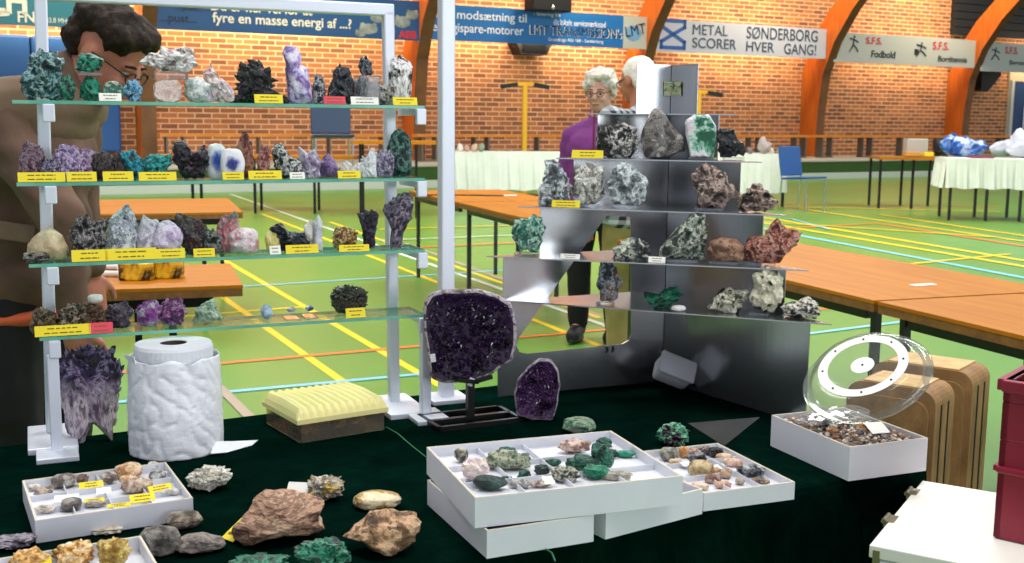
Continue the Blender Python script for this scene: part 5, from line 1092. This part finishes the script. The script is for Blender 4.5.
chips = b.build('stone_chips', [mat('chip_%d' % i, c, .5, 0, c2, 200) for i, (c, c2) in enumerate((('#8a5c3c', '#b08868'), ('#6a6058', '#4a4440'), ('#c8b8a4', '#e0d8cc'), ('#3c3a3c', '#6a686c'), ('#a07c64', '#7c4c34')))], loc=T4['o'], rz=T4['ang'])
tag(chips, 'heap of small mixed stone chips filling the corner tray', 'stone chips', kind='stuff')
cols5 = ['#5c2c28 #8a4a44 #b07c74', '#2a2c34 #5c6068 #a0a4ac', '#a8642c #d09458 #e6c090', '#d8d4d0 #f0ecea #c0bab4', '#4a3a34 #8a7060 #b8a08c']
for i, (x, y, s, c_, lab) in enumerate(((.12, .72, .020, 3, 'white stone on top of the chip heap at its far left'), (.25, .80, .017, 0, 'dark red stone on the far edge of the chip heap'), (.30, .55, .019, 1, 'blue grey stone on the chip heap'), (.45, .75, .016, 4, 'brown stone in the middle of the chip heap'),
                                       (.55, .35, .018, 2, 'orange stone near the front of the chip heap'), (.70, .65, .017, 4, 'brown grey stone at the right side of the chip heap'), (.80, .40, .016, 3, 'white chip beside the white paper on the heap'), (.40, .25, .015, 1, 'dark stone at the near edge of the chip heap'), (.18, .40, .016, 2, 'orange brown stone at the left edge of the chip heap'))):
    p = at(T4['o'], T4['ang'], x*w, y*dp, heapz(x*w, y*dp)+.003); mineral('stone', lab, 'stone', p, s, s*.7, s*.8, 'rough', cols5[c_], 90, rz=T4['ang'], group='larger stones on the chip heap', sub=3)
p = at(T4['o'], T4['ang'], w*.62, dp*.2, heapz(w*.62, dp*.2)+.008); card(p, .036, .030, M_CARD, 'white paper square lying on the chip heap', T4['ang']-.1, tilt=66, group='paper on the chip heap', lines=0)
for x, y, lab, s in ((.35, .62, 'clear crumpled bag on the far part of the chip heap', .06), (.72, .72, 'clear bag edge at the right of the chip heap', .05)):
    b = MB(); p = at(T4['o'], T4['ang'], x*w, y*dp, heapz(x*w, y*dp)+.007); b.ball((0, 0, .008), (s, s*.6, .010), 3)
    for v in b.bm.verts: v.co += Vector((0, 0, 1))*.004*mnoise.noise(v.co*60)
    tag(b.build('clear_bag', clearmat('clear_film', '#ffffff', .06, .12, .4), loc=p, rz=T4['ang']), lab, 'bag', 'clear bags on the chip heap')
# round clear lid with a white ring leaning behind the chip tray
L0 = P(866, 375, 1.96)
t = thing('cake_lid', 'round clear plastic lid with a white dotted ring leaning on the boards', 'lid', L0)
# the lid's normal: tipped well over towards the camera, its far rim raised on the boards
vd = (L0-CP).normalized(); za = (RT*(-.342*.84)+UP*(.94*.84)-vd*.54).normalized(); xa = (RT*.94+UP*.342); xa = (xa-za*xa.dot(za)).normalized(); ya = za.cross(xa)
LM = Matrix((xa, ya, za)).transposed(); rd = 66*1.96/F
M_LID = clearmat('clear_lid_plastic', '#eef2ef', .05, .08, .5); M_RING = mat('white_ring_print', '#eceae6', .5)
MB().lathe([(0, .022), (rd*.72, .022), (rd*.80, .020), (rd*.84, .010), (rd*.86, 0), (rd*.97, -.004), (rd, -.004), (rd, -.007), (rd*.96, -.007), (rd*.85, -.003)], seg=64, rot=LM).build('clear_dome', M_LID, t, smooth=True)
MB().lathe([(rd*.54, .0225), (rd*.69, .0225), (rd*.69, .0235), (rd*.54, .0235), (rd*.54, .0225)], seg=64, rot=LM).build('white_ring', M_RING, t)
MB().lathe([(0, .0225), (rd*.18, .0225), (rd*.18, .0240), (0, .0240)], seg=40, rot=LM).build('white_disc', M_RING, t)
for k in range(8):
    a_ = 2*math.pi*(k+.4)/8; p = LM @ Vector((rd*.615*math.cos(a_), rd*.615*math.sin(a_), .0240)); MB().ball(p, (.0022, .0022, .0022), 1).build('dot', M_BLACKP, t)
MB().ball(LM @ Vector((0, 0, .0245)), (.0022,)*3, 1).build('dot', M_BLACKP, t)
# two wooden cases standing beyond the table end
M_OAK = mat('weathered_oak', '#a07a4a', .75, 0, '#7a5834', 8, .5, 40, stretch=(2.2, 2.2, 1), lo=.35, hi=.65); M_OAKL = mat('pale_worn_oak', '#d8b070', .6, 0, '#b08648', 8, .3, 40, stretch=(2, 5, 1))
def wooden(label, px0, px1, ptop, d, thick, ang):
    a = P(px0, ptop, d); c = P(px1, ptop, d); w = (c-a).length; h = a.z; c0 = (a+c)/2
    t = thing('wooden_case', label, 'case', (c0.x, c0.y, 0), ang, 'wooden cases beyond the table')
    r_ = .035; pts = []
    for cxx, czz, a0 in ((w/2-r_, h-r_, 0), (-w/2+r_, h-r_, 90), (-w/2+r_, r_, 180), (w/2-r_, r_, 270)):
        for k in range(7): q = R(a0+15*k); pts.append((cxx+r_*math.cos(q), czz+r_*math.sin(q)))
    MB().prism(pts, 0, thick, 'y').build('case_body', M_OAK, t)
    p2 = [(x*.86, h/2+(z-h/2)*.93) for x, z in pts]; MB().prism(p2, -.006, .002, 'y').build('face_panel', M_OAK, t)
    b = MB(); b.box((0, thick*.5, h+.0015), (w-2*r_, thick*.94, .004)); b.build('top_strip', M_OAKL, t)
    for y in (.30, .66):
        b = MB(); b.box((w/2+.0005, thick*y, h/2), (.003, .006, h-2*r_)); b.build('side_groove', M_BLACKP, t)
    return t
wooden('nearer worn wooden case with rounded corners behind the chip tray', 846, 936, 385, 2.42, .13, R(-38))
wooden('further worn wooden case with rounded corners, behind the nearer one', 872, 972, 366, 2.62, .14, R(-38))
# loose stones on the cloth
def loose(x0, y0, x1, y1, style, cols, name, label, scale=35, thk=.75, squash=1, group='loose stones on the green cloth', **kw):
    q = onz((x0+x1)/2, y1, ZT+EPS); w, h = frame_at(x0, y0, x1, y1, q); th = min(thk*w, .12); el = math.atan2(CAMH-ZT, q.y)
    hz = max(.22*w, (h-th*.80*math.sin(el))/math.cos(el)); hz *= squash; q = q+Vector((q.x, q.y, 0)).normalized()*th*.42
    return mineral(name, label, 'stone', Vector((q.x, q.y, ZT+EPS)), w, hz, th, style, cols, scale, group=group, **kw)
loose(186, 461, 233, 494, 'rough', '#8f8a7c #c9c4b4 #e6e2d4 #b0a894 #f0eee6', 'white_crystal', 'whitish crystal lump beside the tray with yellow cards', 40)
loose(166, 508, 203, 531, 'facet', '#4f463c #7a6e60 #9a8e80', 'grey_stone', 'grey brown stone touching the tray corner', 34, rough=.8)
loose(140, 521, 181, 559, 'facet', '#3e3a36 #66605a #8a847c', 'grey_stone', 'upright dark grey stone beside the near tray', 34, rough=.8)
loose(175, 529, 226, 556, 'facet', '#4a4440 #746c66 #8f8780', 'grey_stone', 'flat grey stone beside the upright one', 34, rough=.8, poly=[(176, 548), (176, 538), (190, 530), (206, 529), (225, 540), (226, 550), (210, 556), (190, 555)])
loose(232, 480, 326, 549, 'facet', '#6a4c3c #8f6f5a #a98a74 #5a4034', 'brown_slab', 'large layered brown rock slab on the green cloth', 16, thk=.6, amp=.14, rough=.85, poly=[(237, 549), (232, 520), (240, 506), (262, 482), (284, 480), (318, 494), (322, 512), (325, 530), (314, 538), (280, 534), (262, 544)], stretch=None) if False else \
loose(232, 480, 326, 549, 'facet', '#4e382c #8a6852 #b8937a #6a4e3c #c8a68a', 'brown_slab', 'large layered brown rock slab on the green cloth', 18, thk=.8, amp=.17, rough=.85, stretch=(.6, .6, 2.2), hi=.58, lo=.42, squash=.95, poly=[(237, 549), (232, 520), (240, 506), (262, 482), (284, 480), (318, 494), (322, 512), (325, 530), (314, 538), (280, 534), (262, 544)])
loose(342, 494, 423, 560, 'facet', '#54402e #94704f #bd9672 #d0ac8a #74563c', 'tan_rock', 'large tan rock with a dark hollow on the green cloth', 22, thk=.7, amp=.2, rough=.85, squash=.85, poly=[(343, 532), (360, 516), (372, 498), (390, 494), (416, 498), (423, 510), (416, 535), (408, 550), (394, 560), (375, 548), (356, 540)])
loose(353, 488, 402, 512, 'lump', '#a07838 #d8c090 #f0e4c4 #e6d4a8', 'shell_nodule', 'cream shell like nodule behind the large tan rock', 30, amp=.08)
loose(307, 471, 346, 503, 'rough', '#5c4a30 #a89a80 #d0c8b8 #6a6470 #c8a850', 'banded_crystal', 'grey and yellow banded crystal beside the brown slab', 36)
loose(220, 549, 292, 580, 'rough', '#04281e #0c5a42 #2a8a68 #0a3c2e', 'malachite', 'long green malachite cut by the lower picture edge', 40, amp=.4)
loose(293, 534, 352, 580, 'rough', '#04281e #0c5a42 #3a9a78 #0a3c2e', 'malachite', 'rounded green malachite cut by the lower picture edge', 40, amp=.4)
loose(-10, 533, 40, 552, 'rough', '#3a3440 #6c6474 #a098a4 #4a4450', 'purple_grey_stone', 'purple grey layered stone at the picture edge beyond the near tray', 34)
loose(92, 525, 124, 536, 'rough', '#a89c88 #d0c6b0 #e6e0d0', 'cream_stone', 'cream knobbly stone between the two trays', 44)
loose(655, 420, 690, 448, 'rough', '#1c4a38 #3f9a74 #8ac8a4 #3a2438 #2a1a28', 'green_purple_stone', 'green and purple stone beside the steel plate', 30)
loose(562, 415, 596, 436, 'facet', '#2a5a44 #5c9a78 #b8b8a0 #3c6c54', 'green_stone', 'green pointed stone behind the main tray', 34)
q = onz(227, 538, ZT+.006); card(Vector((q.x, q.y, ZT+.003)), .026, .042, M_YEL, 'yellow card lying against the brown slab', R(-38), tilt=62, group='cards on the cloth')
q = onz(298, 487, ZT+.02); card(Vector((q.x, q.y-.005, ZT+.003)), .042, .030, M_CARD, 'white paper standing behind the brown slab', R(-6), tilt=52, group='cards on the cloth', lines=0)

# ---------------------------------------------------------------- white case and red crate at the near corner
a = onz(873, 545, .672); c = onz(925, 481, .672); y = (c-a); dp = y.length; y.normalize(); x = Vector((y.y, -y.x, 0)); ang = math.atan2(x.y, x.x); w = .42
t = thing('white_case', 'white hinged case standing at the table corner', 'case', (a.x, a.y, 0), ang)
M_WC = mat('white_lacquer', '#efece2', .45)
MB().box((w/2, dp/2, .325), (w, dp, .65), bev=.004).build('case_body', mat('bluish_white_lacquer', '#dfe2ea', .45), t); MB().box((w/2-.002, dp/2, .662), (w+.006, dp+.004, .020), bev=.002).build('lid', M_WC, t)
for f in (.36, .80):
    h_ = MB().box((-.004, dp*f, .668), (.016, .036, .010)).build('hinge', mat('dull_brass', '#8f8468', .35, .8), t); MB().cyl((-.012, dp*f-.018, .672), (-.012, dp*f+.018, .672), .004).build('hinge_pin', MC['dull_brass'], h_)
MB().box((.006, -.002, .64), (.010, .004, .05)).build('corner_strip', MC['dull_brass'], t)
M_CRATE = mat('maroon_plastic', '#8a1230', .35)
a = onz(990, 537, .6735); ang = R(-40)
t = thing('plastic_crate', 'maroon plastic crate standing on the white case', 'crate', (a.x+.004, a.y, .6735), ang)
w, dp, h = .30, .20, P(990, 379, a.y).z-.6735
b = MB(); th = .012
def frame_wall(b, p0, p1, nin):
    """one crate wall with a hand hole, rims and corner ribs"""
    p0 = Vector(p0); p1 = Vector(p1); d = p1-p0; L = d.length; r_ = Matrix.Rotation(math.atan2(d.y, d.x), 3, 'Z')
    def bx(u0, u1, z0, z1, tk=th, off=0): b.box(p0+d*((u0+u1)/2)+Vector(nin)*(th/2+off)+Vector((0, 0, (z0+z1)/2)), ((u1-u0)*L, tk, z1-z0), r_, bev=.002)
    bx(0, 1, 0, h*.62); bx(0, .3, h*.62, h*.86); bx(.7, 1, h*.62, h*.86); bx(0, 1, h*.86, h)
    bx(0, 1, h-.018, h, th*1.8, -th*.4); bx(0, 1, h*.42, h*.46, th*1.6, -th*.3)
frame_wall(b, (0, 0, 0), (w, 0, 0), (0, 1, 0)); frame_wall(b, (w, dp, 0), (0, dp, 0), (0, -1, 0)); frame_wall(b, (0, dp, 0), (0, 0, 0), (1, 0, 0)); frame_wall(b, (w, 0, 0), (w, dp, 0), (-1, 0, 0)); b.box((w/2, dp/2, .006), (w-.01, dp-.01, .012))
b.build('crate_body', M_CRATE, t)
for z in (.03, h*.7): MB().ball((-.001, dp*.8, z), (.004, .006, .006), 2).build('rivet', mat('pink_stud', '#a85a74', .4), t)

# ---------------------------------------------------------------- people
_b = bmesh.new(); bmesh.ops.create_icosphere(_b, subdivisions=2, radius=1); ICO = [v.co.copy() for v in _b.verts]; _b.free()
def blob(prims, voxel=.010, smooth=5, disp=None, name='body'):
    """fuse capsules ('c') and ellipsoids ('e') into one continuous closed surface"""
    bm = bmesh.new()
    for p in prims:
        if p[0] == 'e':
            _, c, r, *ro = p; m = Matrix.Translation(c) @ (ro[0].to_4x4() if ro else Matrix()) @ Matrix.Diagonal((*r, 1)); bmesh.ops.create_icosphere(bm, subdivisions=3, radius=1, matrix=m)
        else:
            _, p0, r0, p1, r1 = p; b2 = bmesh.new()
            for q, r in ((p0, r0), (p1, r1)):
                for d in ICO: b2.verts.new(Vector(q)+d*r)
            bmesh.ops.convex_hull(b2, input=list(b2.verts)); bmesh.ops.delete(b2, geom=[v for v in b2.verts if not v.link_faces], context='VERTS')
            m2 = bpy.data.meshes.new('tmp'); b2.to_mesh(m2); b2.free(); bm.from_mesh(m2); bpy.data.meshes.remove(m2)
    me = bpy.data.meshes.new(name); bm.to_mesh(me); bm.free(); o = bpy.data.objects.new('temp', me); COL.objects.link(o)
    md = o.modifiers.new('r', 'REMESH'); md.mode = 'VOXEL'; md.voxel_size = voxel
    sm = o.modifiers.new('s', 'SMOOTH'); sm.iterations = smooth; sm.factor = .5
    bpy.context.view_layer.update(); out = bpy.data.meshes.new_from_object(o.evaluated_get(bpy.context.evaluated_depsgraph_get()))
    bpy.data.objects.remove(o); bpy.data.meshes.remove(me); out.name = name
    if disp:
        ns = [v.normal.copy() for v in out.vertices]
        for v, n in zip(out.vertices, ns): v.co += n*disp(v.co)
    out.polygons.foreach_set('use_smooth', [True]*len(out.polygons)); return out
def hand_prims(w, d, side, up=Vector((0, 0, 1))):
    """palm, four bent fingers and a thumb from the wrist w along d"""
    d = d.normalized(); s = d.cross(up).normalized()*side; n = s.cross(d).normalized(); pr = []
    pc = w+d*.045; r = Matrix((s, d, n)).transposed()
    pr.append(('e', pc, (.040, .050, .016), r))
    for i, (o, L) in enumerate(((-.028, .062), (-.010, .074), (.009, .070), (.026, .056))):
        b0 = w+d*.085+s*o; k1 = b0+d*L*.5-n*.006; k2 = k1+d*L*.38-n*.018; pr += [('c', b0-d*.02, .010, k1, .0092), ('c', k1, .0092, k2, .008)]
    t0 = w+d*.025-s*.034; t1 = t0+d*.028-s*.026-n*.008; t2 = t1+d*.028-s*.006-n*.010; pr += [('c', t0, .013, t1, .011), ('c', t1, .011, t2, .009)]
    return pr
def person(label, loc, rz, J, head, skin, top_mat, leg_mat, hair_mat, hair='short', top='jacket', glasses=True, build=1.0, extra=None, hem=.80, collar=None):
    """J: joint positions in the figure's own frame, +x is where it faces"""
    V3 = lambda k: Vector(J[k]); t = thing('person', label, 'person', loc, rz, 'visitors of the fair')
    hp, hr = Vector(head[0]), Matrix.Rotation(R(head[2]), 3, 'Z') @ Matrix.Rotation(R(head[1]), 3, 'Y')
    H = lambda x, y, z: hp+hr @ Vector((x, y, z)); pr = []
    # head
    pr += [('e', H(-.015, 0, .030), (.098, .076, .088), hr), ('e', H(.022, 0, -.030), (.070, .062, .082), hr), ('e', H(.045, 0, -.088), (.040, .040, .028), hr), ('c', H(.086, 0, .012), .010, H(.104, 0, -.030), .015), ('e', H(.078, .028, .012), (.014, .026, .010), hr), ('e', H(.078, -.028, .012), (.014, .026, .010), hr),
           ('e', H(.072, .036, -.035), (.018, .020, .018), hr), ('e', H(.072, -.036, -.035), (.018, .020, .018), hr), ('e', H(.084, 0, -.062), (.012, .026, .008), hr), ('e', H(.080, 0, -.074), (.012, .022, .008), hr)]
    for s in (-1, 1): pr += [('e', H(-.012, s*.078, -.008), (.020, .011, .032), hr)]
    nk = V3('neck'); pr += [('c', nk-Vector((0, 0, .03)), .060*build, H(-.03, 0, -.05), .054)]
    ch, hi = V3('chest'), V3('hips')
    pr += [('e', ch, (.115*build, .175*build, .17)), ('e', (ch+hi)/2, (.115*build, .15*build, .19)), ('e', hi, (.12*build, .165*build, .13))]
    for s, k in ((1, 'l'), (-1, 'r')):
        sh, el, wr = V3('sh_'+k), V3('el_'+k), V3('wr_'+k); hpj, kn, an = V3('hip_'+k), V3('kn_'+k), V3('an_'+k)
        pr += [('c', nk-Vector((0, 0, .06)), .055, sh, .052), ('c', sh, .050, el, .040), ('c', el, .040, wr, .027)]; pr += hand_prims(wr, wr-el, s)
        pr += [('c', hpj, .085*build, kn, .056), ('c', kn, .056, an, .040), ('c', an, .038, an+Vector((.13, 0, -.045)), .030)]
    body = blob(pr, .0075, 4); body.materials.append(skin); link('body', body, t)
    # top garment
    wr_ = lambda co: .008*mnoise.fractal(co*7, 1, 2, 3)+.006*math.sin(co.z*42+9*mnoise.noise(co*4))*max(0, mnoise.noise(co*3+Vector((4, 1, 7)))+.3)
    g = .022; pc = [('e', ch, (.115*build+g, .175*build+g, .19)), ('e', (ch+hi)/2, (.118*build+g, .155*build+g, .20)), ('c', nk-Vector((.005, 0, .07)), .070*build, nk-Vector((.004, 0, .005)), .062*build)]
    hb = Vector((hi.x, hi.y, hem+.05)); pc += [('e', hb, (.128*build+g, .165*build+g, .07)), ('e', (hb+hi)/2, (.128*build+g, .168*build+g, .12))]
    for k in 'lr':
        sh, el, wr = V3('sh_'+k), V3('el_'+k), V3('wr_'+k); pc += [('c', nk-Vector((0, 0, .07)), .066, sh, .066), ('c', sh, .072, el, .058), ('c', el, .058, el.lerp(wr, .90), .044)]
    jm = blob(pc, .010, 6, wr_); jm.materials.append(top_mat); jk = link(top, jm, t)
    # trousers
    pt = [('e', hi, (.128*build, .175*build, .14))]
    for k in 'lr':
        hpj, kn, an = V3('hip_'+k), V3('kn_'+k), V3('an_'+k); pt += [('c', hpj, .100*build, kn, .076), ('c', kn, .076, an+Vector((0, 0, .015)), .062)]
    tm = blob(pt, .012, 5, wr_); tm.materials.append(leg_mat); link('trousers', tm, t)
    for k in 'lr':
        an = V3('an_'+k); sm = blob([('c', an+Vector((-.02, 0, -.02)), .048, an+Vector((.14, 0, -.040)), .042), ('e', an+Vector((.06, 0, -.072)), (.13, .048, .014))], .009, 4); sm.materials.append(M_BLACKP); link('shoe', sm, t)
    # hair
    rn = lambda co: .015*mnoise.fractal(co*22, 1, 2, 4)+.004*mnoise.noise(Vector((co.x*90, co.y*90, co.z*20)))
    if hair == 'bushy': ph = [('e', H(-.028, 0, .066), (.104, .088, .072), hr), ('e', H(-.076, 0, .02), (.052, .078, .080), hr), ('e', H(.050, 0, .092), (.052, .064, .036), hr), ('e', H(.03, .05, .07), (.05, .04, .04), hr), ('e', H(.03, -.05, .07), (.05, .04, .04), hr)]
    elif hair == 'curly': ph = [('e', H(-.025, 0, .062), (.104, .092, .074), hr), ('e', H(-.062, 0, .015), (.070, .092, .085), hr), ('e', H(.050, .02, .088), (.045, .060, .030), hr), ('e', H(-.01, .074, .028), (.045, .026, .050), hr), ('e', H(-.01, -.074, .028), (.045, .026, .050), hr)]
    else: ph = [('e', H(-.026, 0, .040), (.096, .081, .084), hr), ('e', H(-.058, 0, .0), (.060, .076, .078), hr)]
    hm = blob(ph, .008, 3, rn if hair != 'short' else lambda co: .003*mnoise.fractal(co*25, 1, 2, 3)); hm.materials.append(hair_mat); link('hair', hm, t)
    # eyes, mouth, glasses
    for s in (-1, 1):
        e = MB().ball(H(.076, s*.031, -.006), (.012, .012, .0065), 2).build('eye', mat('eye_white', '#a89c92', .4), t, smooth=True); MB().ball(H(.086, s*.031, -.006), (.005, .007, .005), 2).build('iris', M_BLACKP, e)
        MB().tube([H(.088, s*.014, .018), H(.090, s*.03, .022), H(.078, s*.05, .016)], .0035, 6).build('eyebrow', hair_mat if hair != 'curly' else mat('grey_brow', '#6a5a50', .8), t)
    MB().ball(H(.089, 0, -.067), (.006, .022, .005), 2, hr).build('mouth', mat('lips', '#8a4a44', .5), t)
    if glasses:
        gm = MB()
        for s in (-1, 1):
            ring = [H(.102-.012*(abs(math.cos(a))*.5), s*.032+.022*math.cos(a), -.006+.016*math.sin(a)) for a in [2*math.pi*i/14 for i in range(15)]]; gm.tube(ring, .0018, 6)
            gm.tube([H(.098, s*.054, -.002), H(.04, s*.076, .004), H(-.012, s*.084, .006)], .0020, 6)
        gm.tube([H(.104, -.011, -.002), H(.104, .011, -.002)], .0018, 6); gm.build('glasses', M_BLACKP, t)
    if extra: extra(t, H, hr, J, jk)
    return t
def joints(**k):
    J = dict(neck=(.0, 0, 1.42), chest=(0, 0, 1.24), hips=(0, 0, .92), sh_l=(0, .18, 1.36), sh_r=(0, -.18, 1.36), el_l=(-.02, .24, 1.08), el_r=(-.02, -.24, 1.08), wr_l=(.10, .22, .86), wr_r=(.10, -.22, .86),
             hip_l=(0, .09, .88), hip_r=(0, -.09, .88), kn_l=(.03, .10, .48), kn_r=(.03, -.10, .48), an_l=(0, .11, .09), an_r=(0, -.11, .09)); J.update(k); return J
SK1 = mat('skin_ruddy', '#b5765c', .5, 0, '#a5664e', 12); SK2 = mat('skin_pale', '#d0a48e', .5, 0, '#c08c76', 12)
HB = rockmat('dark_brown_hair', ['#0e0a07', '#241a12', '#3a2a1c'], 60, .6, .8, 1, .35, .65, .2); HG = rockmat('silver_hair', ['#9c968a', '#cfcabc', '#e8e4d8'], 70, .6, .8, 2, .35, .65, .2); HW = rockmat('white_hair', ['#d0c8bc', '#e6e0d6', '#f2eee8'], 60, .6, .5, 3, .35, .65, .2)
M_BROWN = mat('brown_jacket_cloth', '#6b5140', .85, 0, '#584234', 6, .3, 60); M_BTROU = mat('black_trouser_cloth', '#0d0d10', .85)
def ex_man(t, H, hr, J, jk):
    hm = blob([('e', Vector((J['hips'][0], 0, .785)), (.168, .208, .040))], .010, 3); hm.materials.append(mat('orange_shirt_hem', '#c85a32', .8)); link('shirt_hem', hm, t)
    cm = blob([('c', H(-.052, 0, -.115), .067, H(-.058, 0, -.150), .074)], .009, 3); cm.materials.append(mat('orange_shirt_collar', '#c8704a', .8)); link('shirt_collar', cm, t)
    nk = Vector(J['neck']); tan = mat('pale_brown_yoke', '#7a6450', .85, 0, '#68543f', 6, .3, 60)
    ym = blob([('c', nk-Vector((0, 0, .07)), .076, Vector(J['sh_l'])+Vector((0, .02, -.01)), .078), ('c', nk-Vector((0, 0, .07)), .076, Vector(J['sh_r'])+Vector((0, -.02, -.01)), .078), ('e', Vector(J['chest'])+Vector((0, 0, .09)), (.158, .205, .085))], .010, 4); ym.materials.append(tan); link('jacket_yoke', ym, t)
    fm = blob([('c', nk-Vector((.01, 0, .05)), .080, nk-Vector((.004, 0, .012)), .074)], .009, 3); fm.materials.append(M_BROWN); link('jacket_collar', fm, t)
    pm = MB(); pm.box((.06, -.235, 1.02), (.12, .012, .045), Matrix.Rotation(.1, 3, 'Y'), bev=.004); pm.build('pocket_flap', tan, t)
h = P(112, 52, 2.98); b0 = P(44, 300, 2.98)
mx = b0.x; hx = h.x-mx
person('dark haired visitor in a brown jacket stooping over the glass shelves', (mx, 3.0, 0), R(-8),
       joints(neck=(hx-.105, .0, 1.415), chest=(-.02, 0, 1.19), hips=(-.07, 0, .88), sh_l=(.01, .18, 1.335), sh_r=(-.02, -.19, 1.325), el_l=(-.02, .23, 1.08), el_r=(.19, -.24, 1.06), wr_l=(.02, .20, .86), wr_r=(.19, -.2, .79),
              hip_l=(-.07, .09, .86), hip_r=(-.07, -.09, .86), kn_l=(-.02, .10, .47), kn_r=(-.05, -.10, .47), an_l=(-.05, .12, .09), an_r=(-.09, -.12, .09)),
       ((hx-.005, 0, h.z-.010), 34, -2), SK1, M_BROWN, M_BTROU, HB, 'bushy', 'jacket', True, 1.12, ex_man, hem=.83)
M_PURP = mat('purple_fleece', '#7c2f7e', .8, 0, '#6c2870', 8, .2, 60)
def ex_woman(t, H, hr, J, jk):
    z = MB(); z.tube([(.150, 0, 1.36), (.165, 0, 1.2), (.165, 0, 1.0), (.16, 0, .86)], .006, 6); z.build('zip', mat('dark_red_zip', '#6a1a30', .6), t)
    cm = blob([('c', H(-.03, 0, -.12), .066, H(-.035, 0, -.15), .075)], .009, 3); cm.materials.append(mat('dark_purple_collar', '#2e1838', .8)); link('collar', cm, t)
h = P(601, 91, 6.6)
person('silver haired person in a purple fleece and glasses looking past the stand', (h.x+.0, 6.65, 0), R(-106), joints(neck=(-.03, 0, h.z-.115), chest=(0, 0, h.z-.36), sh_l=(0, .155, h.z-.26), sh_r=(0, -.155, h.z-.26), hips=(0, 0, .88), el_l=(-.02, .21, .98), el_r=(-.02, -.21, .98), wr_l=(.12, .17, .80), wr_r=(.12, -.17, .80)),
       ((.015, 0, h.z), 8, -6), SK2, M_PURP, M_BTROU, HG, 'curly', 'fleece_jacket', True, 1.08, ex_woman, hem=.76)
# checked shirt
m, nt, b = newmat('checked_shirt_cloth'); v = coords(nt); MC['checked_shirt_cloth'] = m
def wave(ax, sc):
    w_ = nt.nodes.new('ShaderNodeTexWave'); w_.bands_direction = ax; w_.inputs['Scale'].default_value = sc; w_.inputs['Distortion'].default_value = .3; nt.links.new(v, w_.inputs[0]); return ramp(nt, w_.outputs['Fac'], ['#1d2228', '#b8bec4'], .40, .60)
mxr = nt.nodes.new('ShaderNodeMixRGB'); mxr.blend_type = 'MIX'; mxr.inputs[0].default_value = .5; nt.links.new(wave('Z', 7.0), mxr.inputs[1]); nt.links.new(wave('Y', 7.0), mxr.inputs[2]); nt.links.new(mxr.outputs[0], b.inputs['Base Color']); b.inputs['Roughness'].default_value = .85
M_KHAKI = mat('khaki_trouser_cloth', '#9a8a52', .85, 0, '#887844', 5, .2, 40)
def ex_old(t, H, hr, J, jk): pass
h = P(646, 80, 5.95)
person('white haired person in a checked shirt and khaki trousers behind the stand, turned away', (h.x-.03, 6.0, 0), R(128), joints(neck=(-.03, 0, h.z-.15), chest=(0, 0, h.z-.34), sh_l=(0, .19, h.z-.20), sh_r=(0, -.19, h.z-.20), hips=(0, 0, .88), el_l=(-.02, .26, .98), el_r=(-.02, -.26, .98), wr_l=(.1, .22, .8), wr_r=(.1, -.22, .8)),
       ((.02, 0, h.z), 10, 0), SK1, m, M_KHAKI, HW, 'short', 'shirt', True, 1.16, None, hem=.74)
